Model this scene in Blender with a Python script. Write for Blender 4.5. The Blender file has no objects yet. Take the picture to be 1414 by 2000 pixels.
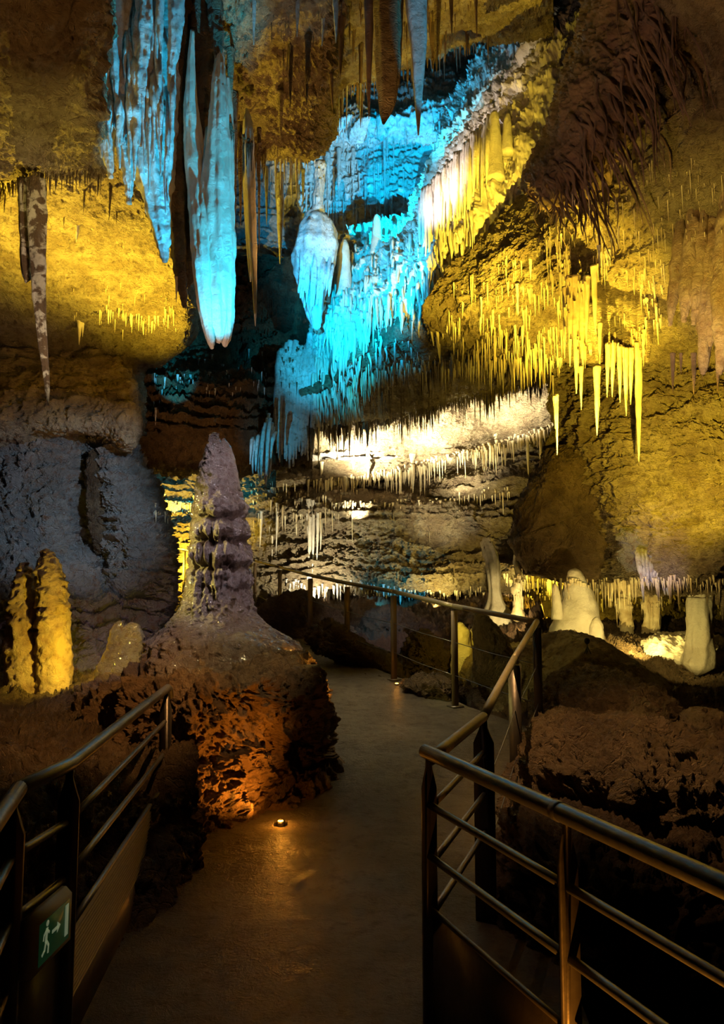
import bpy, math, random
import numpy as np
from mathutils import Vector, Matrix

random.seed(7); RNG = np.random.default_rng(7)
SC = bpy.context.scene
COL = SC.collection
# ------------------------------------------------------------------ camera
F = 1500.0; TH = math.atan(150/1500.0); EYE = np.array([0.0, 0.0, 1.6])
FW = np.array([0, math.cos(TH), math.sin(TH)]); UP = np.array([0, -math.sin(TH), math.cos(TH)]); RT = np.array([1.0, 0, 0])
cam_d = bpy.data.cameras.new('camera'); cam = bpy.data.objects.new('camera', cam_d); COL.objects.link(cam)
cam_d.sensor_fit = 'VERTICAL'; cam_d.sensor_height = 36.0; cam_d.lens = 36.0*F/2000.0
cam.location = EYE; cam.rotation_euler = (math.pi/2+TH, 0, 0); cam_d.clip_end = 200
SC.camera = cam
SC.view_settings.view_transform = 'Standard'; SC.view_settings.look = 'None'
SC.view_settings.gamma = 1.0; SC.view_settings.use_curve_mapping = False
SC.view_settings.exposure = 0.15
try:
    SC.cycles.max_bounces = 4; SC.cycles.diffuse_bounces = 3; SC.cycles.glossy_bounces = 2
    SC.cycles.sample_clamp_indirect = 4.0
except Exception: pass
W = bpy.data.worlds.new('cave_dark'); SC.world = W; W.use_nodes = True
W.node_tree.nodes['Background'].inputs[0].default_value = (0.9, 0.55, 0.35, 1)
W.node_tree.nodes['Background'].inputs[1].default_value = 0.006

def ray(px, py):
    return FW*F + RT*(px-707.0) + UP*(1000.0-py)
def at(px, py, d):
    r = ray(px, py); return EYE + r*(d/r[1])

# ------------------------------------------------------------------ lights
YEL=(1.0,0.70,0.05); CYA=(0.01,0.50,0.85); ORA=(1.0,0.35,0.03); WHT=(1.0,0.88,0.58); LAV=(0.75,0.55,1.0); AMB=(1.0,0.50,0.15); BLU=(.30,.52,.95)
def spot(name, loc, tgt, col, watt, ang=80, blend=0.6, rad=0.05):
    l = bpy.data.lights.new(name, 'SPOT'); l.color = col; l.energy = watt; l.spot_size = math.radians(ang); l.spot_blend = blend
    l.shadow_soft_size = 0.0
    o = bpy.data.objects.new(name, l); COL.objects.link(o); o.location = loc
    o.rotation_euler = (Vector(tgt)-Vector(loc)).to_track_quat('-Z', 'Y').to_euler(); return o
def point(name, loc, col, watt, rad=0.05):
    l = bpy.data.lights.new(name, 'POINT'); l.color = col; l.energy = watt; l.shadow_soft_size = rad
    o = bpy.data.objects.new(name, l); COL.objects.link(o); o.location = loc; return o
def at_world(x,y,z): return ('world',(x,y,z))
LT = [
 # name, position(px,py,d), target(px,py,d), colour, W, angle, blend, radius
 ('spot_left_ceiling', (50,690,7.6), (80,420,7.5), YEL, 520, 150, .9, 0),
 ('spot_left_ceiling_far', (290,735,8.9), (300,550,8.9), YEL, 340, 140, .9, 0),
 ('spot_curtain_blue', (560,1000,5.6), (362,260,6.2), CYA, 1900, 27, .6, 0),
 ('spot_bank_amber', (520,860,4.2), (90,1440,5.2), AMB, 150, 60, .9, 0),
 ('spot_far_amber', (440,1000,10.4), (380,810,13.0), AMB, 110, 50, .9, 0),
 ('spot_tatter_cyan', (450,960,10.6), (512,870,12.3), CYA, 130, 30, .9, 0),
 ('spot_pedestal_side', (800,1290,6.6), (590,1330,6.0), ORA, 60, 34, .8, 0),
 ('spot_pedestal_top', (700,800,4.4), (450,1310,5.6), (1,.75,.35), 90, 34, .8, 0),
 ('spot_tongue_tip', (330,800,5.2), (415,640,6.2), (1,.66,.5), 38, 30, .9, 0),
 ('spot_far_left_stalactite', (200,800,5.2), (74,580,6.2), (1,.78,.5), 130, 60, .9, 0),
 ('spot_ledge_amber', (420,1000,6.5), (110,780,9.4), AMB, 150, 36, .9, 0),
 ('spot_top_blue', (560,700,5.4), (615,20,6.3), CYA, 130, 20, .6, 0),
 ('spot_top_blue_right', (1000,640,5.2), (824,100,6.2), CYA, 420, 10, .5, 0),
 ('spot_drapery_amber', (700,430,5.2), (756,110,6.2), AMB, 60, 20, .7, 0),
 ('spot_roots', (880,420,4.4), (1170,200,6.3), (1,.72,.6), 34, 64, .9, 0),
 ('spot_cascade_blue', (590,600,9.8), (745,510,12.6), (0.0,.42,.85), 1500, 70, .6, 0),
 ('spot_cascade_foot', (690,640,10.6), (645,700,13.0), CYA, 420, 50, .7, 0),
 ('spot_chimney_blue', (770,450,12.6), (740,230,15.5), (0.0,.42,.80), 1600, 120, .8, 0),
 ('spot_chimney_blue_top', (800,330,11.6), (960,60,13.0), CYA, 300, 60, .8, 0),
 ('spot_cascade_white', (700,420,9.6), (930,330,11.0), (1,.85,.85), 420, 48, .8, 0),
 ('spot_cascade_yellow', (1000,690,7.8), (885,470,10.2), YEL, 1400, 52, .8, 0),
 ('spot_path_far', (760,760,7.6), (720,1370,7.4), (1,.82,.5), 170, 60, .9, 0),
 ('spot_crest_yellow', (1180,560,7.0), (1030,250,10.0), YEL, 330, 28, .8, 0),
 ('spot_right_ceiling', (1130,950,8.0), (1080,560,8.9), YEL, 1700, 80, .9, 0),
 ('spot_right_wall', (1270,940,6.6), (1350,790,9.0), YEL, 950, 90, .9, 0),
 ('spot_right_wall_low', (1100,1180,7.6), (1330,990,8.6), (1,.7,.2), 110, 70, .9, 0),
 ('spot_right_curtain', (1230,900,5.2), (1395,500,6.9), (1,.74,.10), 420, 44, .9, 0),
 ('spot_layer_white', (690,912,15.6), (710,850,15.9), WHT, 760, 170, .9, 0),
 ('spot_layer_second', (700,1010,15.5), (700,935,16.4), WHT, 110, 120, .9, 0),
 ('spot_layer_second_far', (900,960,15.0), (905,890,15.7), WHT, 110, 120, .9, 0),
 ('spot_layer_white_mid', (830,893,15.2), (840,820,15.4), WHT, 340, 170, .9, 0),
 ('spot_third_ledge', (850,1050,14.4), (870,960,15.8), WHT, 110, 100, .9, 0),
 ('spot_back_green_right', (990,1160,13.2), (920,1040,15.2), (1,.8,.3), 90, 110, .9, 0),
 ('spot_layer_white_far', (980,850,14.4), (985,790,14.5), WHT, 300, 170, .9, 0),
 ('spot_back_warm', (600,1175,15.2), (610,1040,16.6), WHT, 260, 140, .9, 0),
 ('spot_back_green', (850,1185,14.6), (820,1040,15.5), (1,.78,.22), 90, 150, .9, 0),
 ('spot_far_yellow', (345,1110,15.6), (330,1030,17.0), YEL, 1100, 150, .9, 0),
 ('spot_far_cyan', (420,960,15.6), (400,935,17.2), CYA, 90, 140, .9, 0),
 ('spot_patch_cyan', (350,830,11.0), (342,722,13.3), CYA, 500, 20, .5, 0),
 ('spot_grotto', (1190,1215,8.6), (1125,1180,9.9), (1,.74,.22), 60, 120, .9, 0),
 ('spot_grotto_columns', (1235,1265,9.8), (1290,1200,11.2), (1,.74,.18), 60, 150, .9, 0),
 ('spot_grotto_trunk', (1300,1290,8.8), (1365,1235,9.6), (1,.74,.2), 24, 120, .9, 0),
 ('spot_grotto_low', (1010,1215,10.8), (970,1170,12.0), (1,.76,.3), 45, 130, .9, 0),
 ('spot_grotto_back', (1060,1180,12.2), (1060,1150,14.0), YEL, 160, 150, .9, 0),
 ('spot_violet_lump', (1180,1290,6.8), (1290,1060,9.0), (.6,.5,1), 110, 24, .8, 0),
 ('spot_violet_curtain', (1300,1000,4.6), (1370,640,7.2), LAV, 130, 18, .8, 0),
 ('spot_stalagmite_lavender', (560,400,4.9), (432,1060,6.1), (.86,.80,1), 190, 36, .8, 0),
 ('spot_stalagmite_pink', (860,760,4.6), (455,1050,6.0), (1,.72,.80), 45, 46, .8, 0),
 ('spot_stalagmite_yellow', (60,1030,5.7), (395,1080,6.1), (1,.86,.22), 170, 62, .8, 0),
 ('spot_stalagmite_small', (890,1200,8.6), (905,1260,9.2), YEL, 12, 120, .8, 0),
 ('spot_twin_yellow', (170,1290,6.5), (92,1230,7.2), YEL, 50, 120, .8, 0),
 ('spot_small_stalagmite', (120,1160,5.7), (235,1280,6.6), YEL, 46, 50, .8, 0),
 ('spot_lip_front', (60,600,5.3), (110,270,5.8), (1,.8,.2), 60, 70, .9, 0),
 ('spot_left_wall_blue', (420,780,6.4), (120,1000,9.7), (.42,.62,.85), 520, 44, .9, 0),
 ('spot_left_wall_violet', (330,1300,7.4), (250,1180,9.0), (.8,.5,.8), 26, 110, .9, 0),
 ('spot_top_amber', (600,1100,3.0), (100,120,5.0), AMB, 170, 64, .9, 0),
 ('spot_top_right_amber', (900,1100,3.4), (1330,250,6.0), AMB, 240, 66, .9, 0),
 ('spot_top_mid_amber', (580,700,7.0), (550,140,7.5), AMB, 150, 66, .9, 0),
 ('spot_triangle', (900,1240,8.5), (1110,1000,10.6), AMB, 34, 50, .9, 0),
 ('spot_fringe_cyan', (760,1185,14.6), (760,1140,15.4), CYA, 40, 150, .9, 0),
 ('spot_pit_cyan', (700,1130,11.4), (730,1220,12.2), CYA, 20, 70, .9, 0),
 ('spot_right_rocks', (800,600,4.6), (1240,1480,5.0), (1,.56,.2), 270, 60, .9, 0),
 ('spot_pit', (760,1080,11.0), (740,1250,12.0), (.5,.45,.5), 60, 90, .9, 0),
 ('spot_near_floor', at_world(.50,1.72,.07), at_world(.66,1.92,1.0), ORA, 42, 130, .9, 0),
 #
 ('spot_floor_dim', (690,1000,4.2), (620,1750,3.6), (1,.6,.4), 12, 70, .9, 0),
]
for n,a,b,c,w,an,bl,r in LT:
    spot(n, a[1] if a[0]=='world' else at(*a), b[1] if b[0]=='world' else at(*b), c, w, an, bl, r)

# ------------------------------------------------------------------ noise
_p = RNG.permutation(256); PERM = np.concatenate([_p,_p,_p])
_g = RNG.normal(size=(256,3)); GRAD = _g/np.linalg.norm(_g,axis=1)[:,None]
def perlin(P):
    P = np.asarray(P, dtype=np.float64); I = np.floor(P).astype(np.int64); f = P-I; I &= 255
    u = f*f*f*(f*(f*6-15)+10); out = 0
    for dx in (0,1):
        wx = u[:,0] if dx else 1-u[:,0]
        for dy in (0,1):
            wy = u[:,1] if dy else 1-u[:,1]
            for dz in (0,1):
                wz = u[:,2] if dz else 1-u[:,2]
                h = PERM[(PERM[(PERM[(I[:,0]+dx)&255]+I[:,1]+dy)&255]+I[:,2]+dz)&255]
                g = GRAD[h]
                out = out + wx*wy*wz*(g[:,0]*(f[:,0]-dx)+g[:,1]*(f[:,1]-dy)+g[:,2]*(f[:,2]-dz))
    return out*1.5
def fbm(P, octv=4, gain=.5):
    a=1; s=0; P=np.asarray(P,float)
    for i in range(octv): s = s+a*perlin(P*(2**i)+i*17.3); a*=gain
    return s
def ridged(P, octv=4, gain=.55):
    a=1; s=0; P=np.asarray(P,float)
    for i in range(octv): s = s+a*(0.5-np.abs(perlin(P*(2**i)+i*31.7))*1.6); a*=gain
    return s
def rock_disp(P, amp, sc, strata=0.0, seed=0):
    Q = P*sc+seed*11.1
    w = np.stack([perlin(Q*.7+5),perlin(Q*.7+25),perlin(Q*.7+45)],1)*.5
    h = fbm(Q+w,5)*.75 + ridged(Q*1.7+w,4)*.5
    if strata:
        zz = P[:,2]*4.2+fbm(P*[.8,.8,.5]+3,3)*.9+perlin(P*[.3,.3,2.5]+8)*1.2
        tri = np.abs((zz%1)-.35)*2
        h = h + strata*(tri-.5)*(.5+.9*np.clip(perlin(P*.8+70)+.4,0,1))
    fz = np.array([1,1,1.7]); h = h + .42*ridged(Q*fz*4.2+w*2,4) + .25*ridged(Q*fz*10+3,2) - .3*np.clip(perlin(Q*2.1*fz+60)-.25,0,1)
    return amp*h

# ------------------------------------------------------------------ mesh helpers
def tag(o, label=None, cat=None, group=None, kind=None):
    if label: o['label']=label
    if cat: o['category']=cat
    if group: o['group']=group
    if kind: o['kind']=kind
    return o
def mesh_np(name, V, Q, mat, smooth=True, T=None):
    V = np.asarray(V,np.float32); faces=[]
    nq = 0 if Q is None else len(Q); nt = 0 if T is None else len(T)
    me = bpy.data.meshes.new(name)
    me.vertices.add(len(V)); me.vertices.foreach_set('co', V.ravel())
    idx = []; 
    if nq: idx.append(np.asarray(Q,np.int32).ravel())
    if nt: idx.append(np.asarray(T,np.int32).ravel())
    idx = np.concatenate(idx); me.loops.add(len(idx)); me.loops.foreach_set('vertex_index', idx)
    st = np.concatenate([np.arange(nq)*4, nq*4+np.arange(nt)*3]).astype(np.int32)
    me.polygons.add(nq+nt); me.polygons.foreach_set('loop_start', st)
    me.update(calc_edges=True); me.validate()
    if smooth: me.polygons.foreach_set('use_smooth', np.ones(nq+nt,bool))
    me.materials.append(mat); return me
def obj(name, me, parent=None):
    o = bpy.data.objects.new(name, me); COL.objects.link(o)
    if parent: o.parent = parent
    return o
def thing(name, label, cat, loc=(0,0,0), group=None):
    o = bpy.data.objects.new(name, None); COL.objects.link(o); o.location = loc; o.empty_display_size=.1
    return tag(o,label,cat,group)
def struct(o): o['kind']='structure'; return o
def grid_faces(n, m, wrap=False):
    i,j = np.meshgrid(np.arange(n-1), np.arange(m if wrap else m-1), indexing='ij'); j2=(j+1)%m
    return np.stack([i*m+j, i*m+j2, (i+1)*m+j2, (i+1)*m+j],-1).reshape(-1,4)
def catmull(C, n):
    C = np.asarray(C,float); k = len(C); E = np.concatenate([[2*C[0]-C[1]],C,[2*C[-1]-C[-2]]])
    t = np.linspace(0,k-1,n); i = np.minimum(t.astype(int),k-2); f = (t-i).reshape(-1,*([1]*(C.ndim-1)))
    a,b,c,d = E[i],E[i+1],E[i+2],E[i+3]
    return .5*((2*b)+(-a+c)*f+(2*a-5*b+4*c-d)*f*f+(-a+3*b-3*c+d)*f**3)
def grid_normals(G):
    du = np.gradient(G,axis=0); dv = np.gradient(G,axis=1); N = np.cross(du,dv)
    return N/(np.linalg.norm(N,axis=2,keepdims=True)+1e-9)
def patch(name, rows, n, m, mat, amp=.1, sc=1.2, strata=0., seed=0, extra=None, world=False):
    C = np.array([[p if world else at(*p) for p in r] for r in rows],float)
    G = catmull(C,n); G = np.swapaxes(catmull(np.swapaxes(G,0,1),m),0,1)
    N = grid_normals(G); P = G.reshape(-1,3)
    d = rock_disp(P,amp,sc,strata,seed)
    if extra is not None: 
        uu,vv = np.meshgrid(np.linspace(0,1,n),np.linspace(0,1,m),indexing='ij'); d = d+extra(P,uu.ravel(),vv.ravel())
    P = P+N.reshape(-1,3)*d[:,None]
    return obj(name, mesh_np(name,P,grid_faces(n,m),mat))
def tube_arrays(path, rad, segs=12, rough=0.0, flute=0, fl_amp=.15, seed=0, cap=True, flat=None):
    """swept tube along path (k,3), radii (k,), optional flutes and noise -> V,Q,T"""
    path=np.asarray(path,float); rad=np.asarray(rad,float); k=len(path)
    tg=np.gradient(path,axis=0); tg/=np.linalg.norm(tg,axis=1)[:,None]+1e-9
    ref=np.eye(3)[int(np.argmin(np.abs(tg).max(0)))]
    a=np.cross(tg,ref); a/=np.linalg.norm(a,axis=1)[:,None]+1e-9; b=np.cross(tg,a)
    th=np.linspace(0,2*math.pi,segs,endpoint=False)
    R=rad[:,None]*np.ones(segs)[None]
    if flute: R=R*(1+fl_amp*np.cos(flute*th+seed+.6*np.sin(np.linspace(0,3,k))[:,None]))
    ca=np.cos(th)*(flat[0] if flat else 1); sa=np.sin(th)*(flat[1] if flat else 1)
    V=path[:,None,:]+R[...,None]*(ca[None,:,None]*a[:,None,:]+sa[None,:,None]*b[:,None,:])
    if rough:
        D=(V-path[:,None,:]); nz=fbm(V.reshape(-1,3)*(1.0/max(rad.max(),.01))*[.9,.9,.35]+seed*7.7,3).reshape(k,segs)
        V=V+D*(nz*rough)[...,None]
    V=V.reshape(-1,3); Q=grid_faces(k,segs,True); T=None
    if cap:
        V=np.concatenate([V,[path[0]],[path[-1]+tg[-1]*rad[-1]*.8]]); n0=len(V)-2; n1=n0+1; j=np.arange(segs); j2=(j+1)%segs
        T=np.concatenate([np.stack([np.full(segs,n0),j2,j],1), np.stack([np.full(segs,n1),(k-1)*segs+j,(k-1)*segs+j2],1)])
    return V,Q,T
class Bag:
    def __init__(s): s.V=[];s.Q=[];s.T=[];s.n=0
    def add(s,V,Q,T=None):
        s.V.append(np.asarray(V,float)); 
        if Q is not None and len(Q): s.Q.append(np.asarray(Q)+s.n)
        if T is not None and len(T): s.T.append(np.asarray(T)+s.n)
        s.n+=len(V)
    def tube(s,*a,**k): s.add(*tube_arrays(*a,**k))
    def box(s,c,sx,sy,sz,rz=0,rot=None):
        v=np.array([[x,y,z] for x in(-.5,.5) for y in(-.5,.5) for z in(-.5,.5)])*[sx,sy,sz]
        if rot is not None: v=v@np.array(rot).T
        elif rz: c_,s_=math.cos(rz),math.sin(rz); v=v@np.array([[c_,s_,0],[-s_,c_,0],[0,0,1]])
        s.add(v+np.array(c),[[0,1,3,2],[4,6,7,5],[0,4,5,1],[2,3,7,6],[0,2,6,4],[1,5,7,3]])
    def prism(s,poly,vec):
        """polygon (k,3) extruded by vec"""
        p=np.asarray(poly,float); k=len(p); V=np.concatenate([p,p+np.asarray(vec,float)]); j=np.arange(k); j2=(j+1)%k
        Q=np.stack([j,j2,j2+k,j+k],1); T=[[0,i+1,i] for i in range(1,k-1)]+[[k,k+i,k+i+1] for i in range(1,k-1)]
        s.add(V,Q,np.array(T))
    def mesh(s,name,mat,smooth=True):
        return mesh_np(name,np.concatenate(s.V),np.concatenate(s.Q) if s.Q else None,mat,smooth,np.concatenate(s.T) if s.T else None)
def rebase(o, base):
    """move mesh so the object's origin sits at base"""
    base=Vector(base); o.data.transform(Matrix.Translation(-base)); o.location=base; return o

# ------------------------------------------------------------------ materials
def rock_mat(name, c1, c2, c3=None, rough=.75, bump=.5, scale=6., coat=0., speck=0., fine=40., strata=False, spec=.4, cracks=0.):
    m=bpy.data.materials.new(name); m.use_nodes=True; nt=m.node_tree; N=nt.nodes; L=nt.links; bs=N['Principled BSDF']
    tc=N.new('ShaderNodeTexCoord'); geo=N.new('ShaderNodeNewGeometry'); src=geo.outputs['Position']
    def noise(sc,det=6,rg=.6,vec=None,dist=0):
        n=N.new('ShaderNodeTexNoise'); n.inputs['Scale'].default_value=sc; n.inputs['Detail'].default_value=det; n.inputs['Roughness'].default_value=rg; n.inputs['Distortion'].default_value=dist
        L.new(vec or src,n.inputs['Vector']); return n
    n1=noise(scale*.35,5,.6,None,.4); r1=N.new('ShaderNodeValToRGB'); L.new(n1.outputs['Fac'],r1.inputs[0])
    e=r1.color_ramp.elements; e[0].position=.38; e[0].color=(*c1,1); e[1].position=.62; e[1].color=(*c2,1)
    colr=r1.outputs[0]
    if c3:
        n2=noise(scale*1.6,6,.7); r2=N.new('ShaderNodeValToRGB'); L.new(n2.outputs['Fac'],r2.inputs[0]); r2.color_ramp.elements[0].position=.5; r2.color_ramp.elements[1].position=.68
        mx=N.new('ShaderNodeMixRGB'); L.new(r2.outputs[0],mx.inputs[0]); L.new(colr,mx.inputs[1]); mx.inputs[2].default_value=(*c3,1); colr=mx.outputs[0]
    L.new(colr,bs.inputs['Base Color'])
    n3=noise(fine,8,.7,None,.3)
    mp=N.new('ShaderNodeMapping'); mp.inputs['Scale'].default_value=(1,1,2.2 if strata else 1.); L.new(src,mp.inputs[0])
    n4=noise(scale*1.5,8,.72,mp.outputs[0],.6)
    ad=N.new('ShaderNodeMath'); ad.operation='MULTIPLY_ADD'; L.new(n4.outputs['Fac'],ad.inputs[0]); ad.inputs[1].default_value=2.4; L.new(n3.outputs['Fac'],ad.inputs[2])
    if cracks:
        n5=noise(scale*.9,5,.5,mp.outputs[0],.8); ab=N.new('ShaderNodeMath'); ab.operation='SUBTRACT'; L.new(n5.outputs['Fac'],ab.inputs[0]); ab.inputs[1].default_value=.5
        a2=N.new('ShaderNodeMath'); a2.operation='ABSOLUTE'; L.new(ab.outputs[0],a2.inputs[0])
        a3=N.new('ShaderNodeMapRange'); L.new(a2.outputs[0],a3.inputs[0]); a3.inputs[2].default_value=.035; a3.inputs[3].default_value=0; a3.inputs[4].default_value=cracks
        a4=N.new('ShaderNodeMath'); a4.operation='ADD'; L.new(ad.outputs[0],a4.inputs[0]); L.new(a3.outputs[0],a4.inputs[1]); ad=a4
    bp=N.new('ShaderNodeBump'); bp.inputs['Strength'].default_value=bump; bp.inputs['Distance'].default_value=.10; L.new(ad.outputs[0],bp.inputs['Height'])
    L.new(bp.outputs[0],bs.inputs['Normal'])
    bs.inputs['Roughness'].default_value=rough; bs.inputs['Specular IOR Level'].default_value=spec
    if coat: bs.inputs['Coat Weight'].default_value=coat; bs.inputs['Coat Roughness'].default_value=.18; L.new(bp.outputs[0],bs.inputs['Coat Normal'])
    return m
def glitter(m,sc=75.,k=.6):
    nt=m.node_tree; N=nt.nodes; L=nt.links; bs=N['Principled BSDF']
    v=N.new('ShaderNodeTexVoronoi'); v.inputs['Scale'].default_value=sc; g=N.new('ShaderNodeNewGeometry'); L.new(g.outputs['Position'],v.inputs['Vector'])
    a=N.new('ShaderNodeVectorMath'); a.operation='SUBTRACT'; L.new(v.outputs['Color'],a.inputs[0]); a.inputs[1].default_value=(.5,.5,.5)
    b=N.new('ShaderNodeVectorMath'); b.operation='SCALE'; L.new(a.outputs[0],b.inputs[0]); b.inputs['Scale'].default_value=k*2
    c=N.new('ShaderNodeVectorMath'); c.operation='ADD'; L.new(b.outputs[0],c.inputs[0]); L.new(g.outputs['Normal'],c.inputs[1])
    d=N.new('ShaderNodeVectorMath'); d.operation='NORMALIZE'; L.new(c.outputs[0],d.inputs[0])
    L.new(d.outputs[0],bs.inputs['Coat Normal']); bs.inputs['Coat Roughness'].default_value=.08; bs.inputs['Coat Weight'].default_value=1.0
M={}
M['ochre']=rock_mat('ochre limestone',(.36,.26,.15),(.60,.48,.30),(.20,.13,.08),bump=1.0,scale=7,cracks=.7,strata=True)
M['ochre_wet']=rock_mat('wet ochre flowstone',(.40,.26,.14),(.60,.44,.26),(.30,.17,.09),rough=.35,bump=.6,scale=9,coat=.3)
M['pale']=rock_mat('pale calcite',(.62,.55,.44),(.80,.74,.62),None,rough=.4,bump=.4,scale=10,coat=.25)
M['straw']=rock_mat('straw calcite',(.55,.42,.24),(.78,.68,.46),None,rough=.4,bump=.25,scale=12,coat=.2)
M['blue']=rock_mat('grey calcite',(.50,.48,.46),(.74,.72,.70),(.34,.24,.18),rough=.4,bump=.5,scale=8,coat=.3)
M['grey']=rock_mat('grey limestone',(.30,.28,.26),(.46,.42,.38),(.30,.16,.09),bump=1.0,scale=6,cracks=.7)
M['brown']=rock_mat('brown rock',(.17,.105,.055),(.32,.215,.12),(.12,.075,.045),rough=.55,bump=1.0,scale=7,coat=.1,cracks=.6)
M['dark']=rock_mat('dark rock',(.07,.04,.025),(.16,.09,.05),None,rough=.6,bump=.8,scale=6)
M['root']=rock_mat('dark drapery rock',(.14,.085,.06),(.30,.19,.14),None,rough=.45,bump=.6,scale=9,coat=.2)
M['rock_ped']=rock_mat('rough pedestal rock',(.22,.13,.07),(.42,.27,.14),(.10,.06,.035),rough=.5,bump=.9,scale=9,coat=.15)
M['wet']=rock_mat('sparkling wet calcite',(.42,.30,.22),(.56,.44,.36),(.34,.20,.14),rough=.4,bump=1.0,scale=14,coat=.6,fine=90,spec=.5)
glitter(M['wet'])
# ================================================================== the cave shell
SHELL=[]
def S(o): struct(o); SHELL.append(o); return o
# ceiling, left: near slab down to a lip, then the lit recess behind it
X=[-260,-60,60,130,175,198,215]
def rows(X, spec):
    out=[]
    for py,ds in spec:
        if not isinstance(ds,(list,tuple)): ds=[ds]*len(X)
        out.append([(x,(py[i] if isinstance(py,(list,tuple)) else py),ds[i]) for i,x in enumerate(X)])
    return out
S(patch('ceiling_left_front', rows(X,[(y,[d]*5+[d+.5,d+2.2]) for y,d in [(-350,3.2),(-120,3.9),(60,4.6),(200,5.4),(290,6.0),(338,6.35),(335,6.6),(285,6.75),(230,6.8)]]), 420,420, M['ochre'], .085,1.5,.35,1))
X=[-260,-40,80,180,270,330,365,385]
S(patch('ceiling_left_back', rows(X,[
  (270,[6.6]*6+[7.5,9.5]),
  ([320,320,325,330,345,330,300,270],[6.9,6.9,6.9,7.0,7.1,7.4,8.0,9.8]),
  ([395,395,400,400,415,425,400,370],[7.3,7.3,7.3,7.4,7.5,7.8,8.4,10.]),
  ([470,470,475,480,490,505,500,470],[8.0,8.0,8.0,8.1,8.2,8.4,8.8,10.4]),
  ([560,560,565,570,575,580,590,560],[9.0,9.0,9.0,9.0,9.1,9.2,9.4,10.8]),
  ([625,630,635,640,645,645,640,620],[9.7,9.8,9.8,9.8,9.8,9.8,9.9,11.]),
  ([665,670,680,690,700,690,665,640],[10.0,10.0,10.0,10.0,10.,10.0,10.3,11.3]),
  ([710,715,725,735,730,700,670,640],[10.0,10.0,10.0,10.0,10.3,10.8,11.2,12]),
  ]), 440,480, M['ochre'], .06,1.6,.3,2))
# brown ledge below it
X=[-260,-60,60,140,200,245,262,275]
S(patch('wall_left_ledge', rows(X,[
  (690,[10,10,10,10,10,10.2,10.6,12]),
  (720,[9.75,9.75,9.75,9.75,9.8,9.9,10.3,12]),
  (770,[9.5,9.5,9.5,9.5,9.4,9.3,9.6,11.5]),
  ([830,825,815,815,812,826,822,815],[9.3,9.3,9.3,9.3,9.2,9.1,9.3,11.3]),
  ([868,862,850,835,838,858,850,840],[9.5,9.5,9.5,9.4,9.3,9.3,9.6,11.3]),
  ([880,875,860,840,848,868,858,845],[10.2,10.2,10.2,10.2,10.0,10.0,10.3,11.5]),
  ]), 150,260, M['ochre'], .09,1.5,.5,3))
X=[-260,-60,60,120,165,200,240,290,318,335,350]
WLL=rows(X,[
  (800,[10.4,10.3,10.3,10.2,10.6,10.3,10.2,10.3,10.6,11.5,13]),
  (870,[10.1,10.0,10.0,10.0,10.3,10.0,10.0,10.1,10.4,11.5,13]),
  (960,[9.8,9.8,9.7,9.8,10.2,9.9,9.7,9.8,10.2,11.5,13]),
  (1060,[9.3,9.3,9.3,9.5,10.1,10.0,9.6,9.6,9.8,10.4,13]),
  (1110,[9.0,9.0,9.0,9.1,9.4,9.8,9.5,9.5,9.6,9.9,12]),
  (1190,[8.6,8.6,8.6,8.6,8.7,9.0,9.2,9.2,9.3,9.6,12]),
  (1270,[8.2,8.2,8.2,8.2,8.2,8.4,8.6,8.8,9.0,9.4,12]),
  (1350,[7.6,7.6,7.6,7.6,7.6,7.8,8.0,8.3,8.5,9.0,12]),
  ])
LIM={800:245,870:258,960:305,1060:334,1110:338,1190:332,1270:312,1350:312}
WLL=[[(x if x<=200 else 200+(x-200)*(LIM[y]-200)/150,y,d) for x,y,d in r] for r in WLL]
S(patch('wall_left',WLL, 480,480, M['grey'], .12,1.9,.7,4))
# left bank behind the railing
X=[-500,-200,0,150,260,380]
S(patch('floor_left_bank', rows(X,[
  (1300,8.6),(1335,[7.6,7.6,7.6,7.5,7.4,7.4]),(1375,[6.6,6.6,6.6,6.5,6.4,6.4]),(1430,[5.4,5.4,5.4,5.4,5.4,5.3]),
  (1520,[4.2,4.2,4.2,4.3,4.5,4.7]),(1700,[3.3,3.3,3.4,3.6,4.0,4.5]),(2000,[3.0,3.0,3.1,3.3,3.8,4.4]),(2500,[2.8,2.8,2.9,3.1,3.6,4.2])
  ]), 260,300, M['brown'], .10,2.2,.3,5))
# middle ceiling mass, its tip pointing down over the chimney
X=[400,425,480,540,590,625,650,670]
S(patch('ceiling_middle', rows(X,[
  (-350,[7,4.4,4.2,4.2,4.2,4.2,4.2,4.2]),(-120,[8,6,5.6,5.4,5.4,5.4,5.4,5.6]),(30,[9,7.2,6.7,6.6,6.6,6.7,7,7.6]),
  ([140]*8,[9,7.7,7.3,7.2,7.3,7.5,7.9,8.7]),
  ([250,250,245,245,230,215,190,150],[9.5,8.3,7.9,7.9,8.0,8.2,8.6,9.4]),
  ([300,300,295,300,305,290,240,170],[8.1,8.1,8.2,8.3,8.4,8.6,9.0,10]),
  ([300,300,290,300,300,280,230,160],[9,9,9,9,9,9.2,9.6,10.5]),
  ]), 260,260, M['ochre'], .10,1.7,.3,6))
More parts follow.
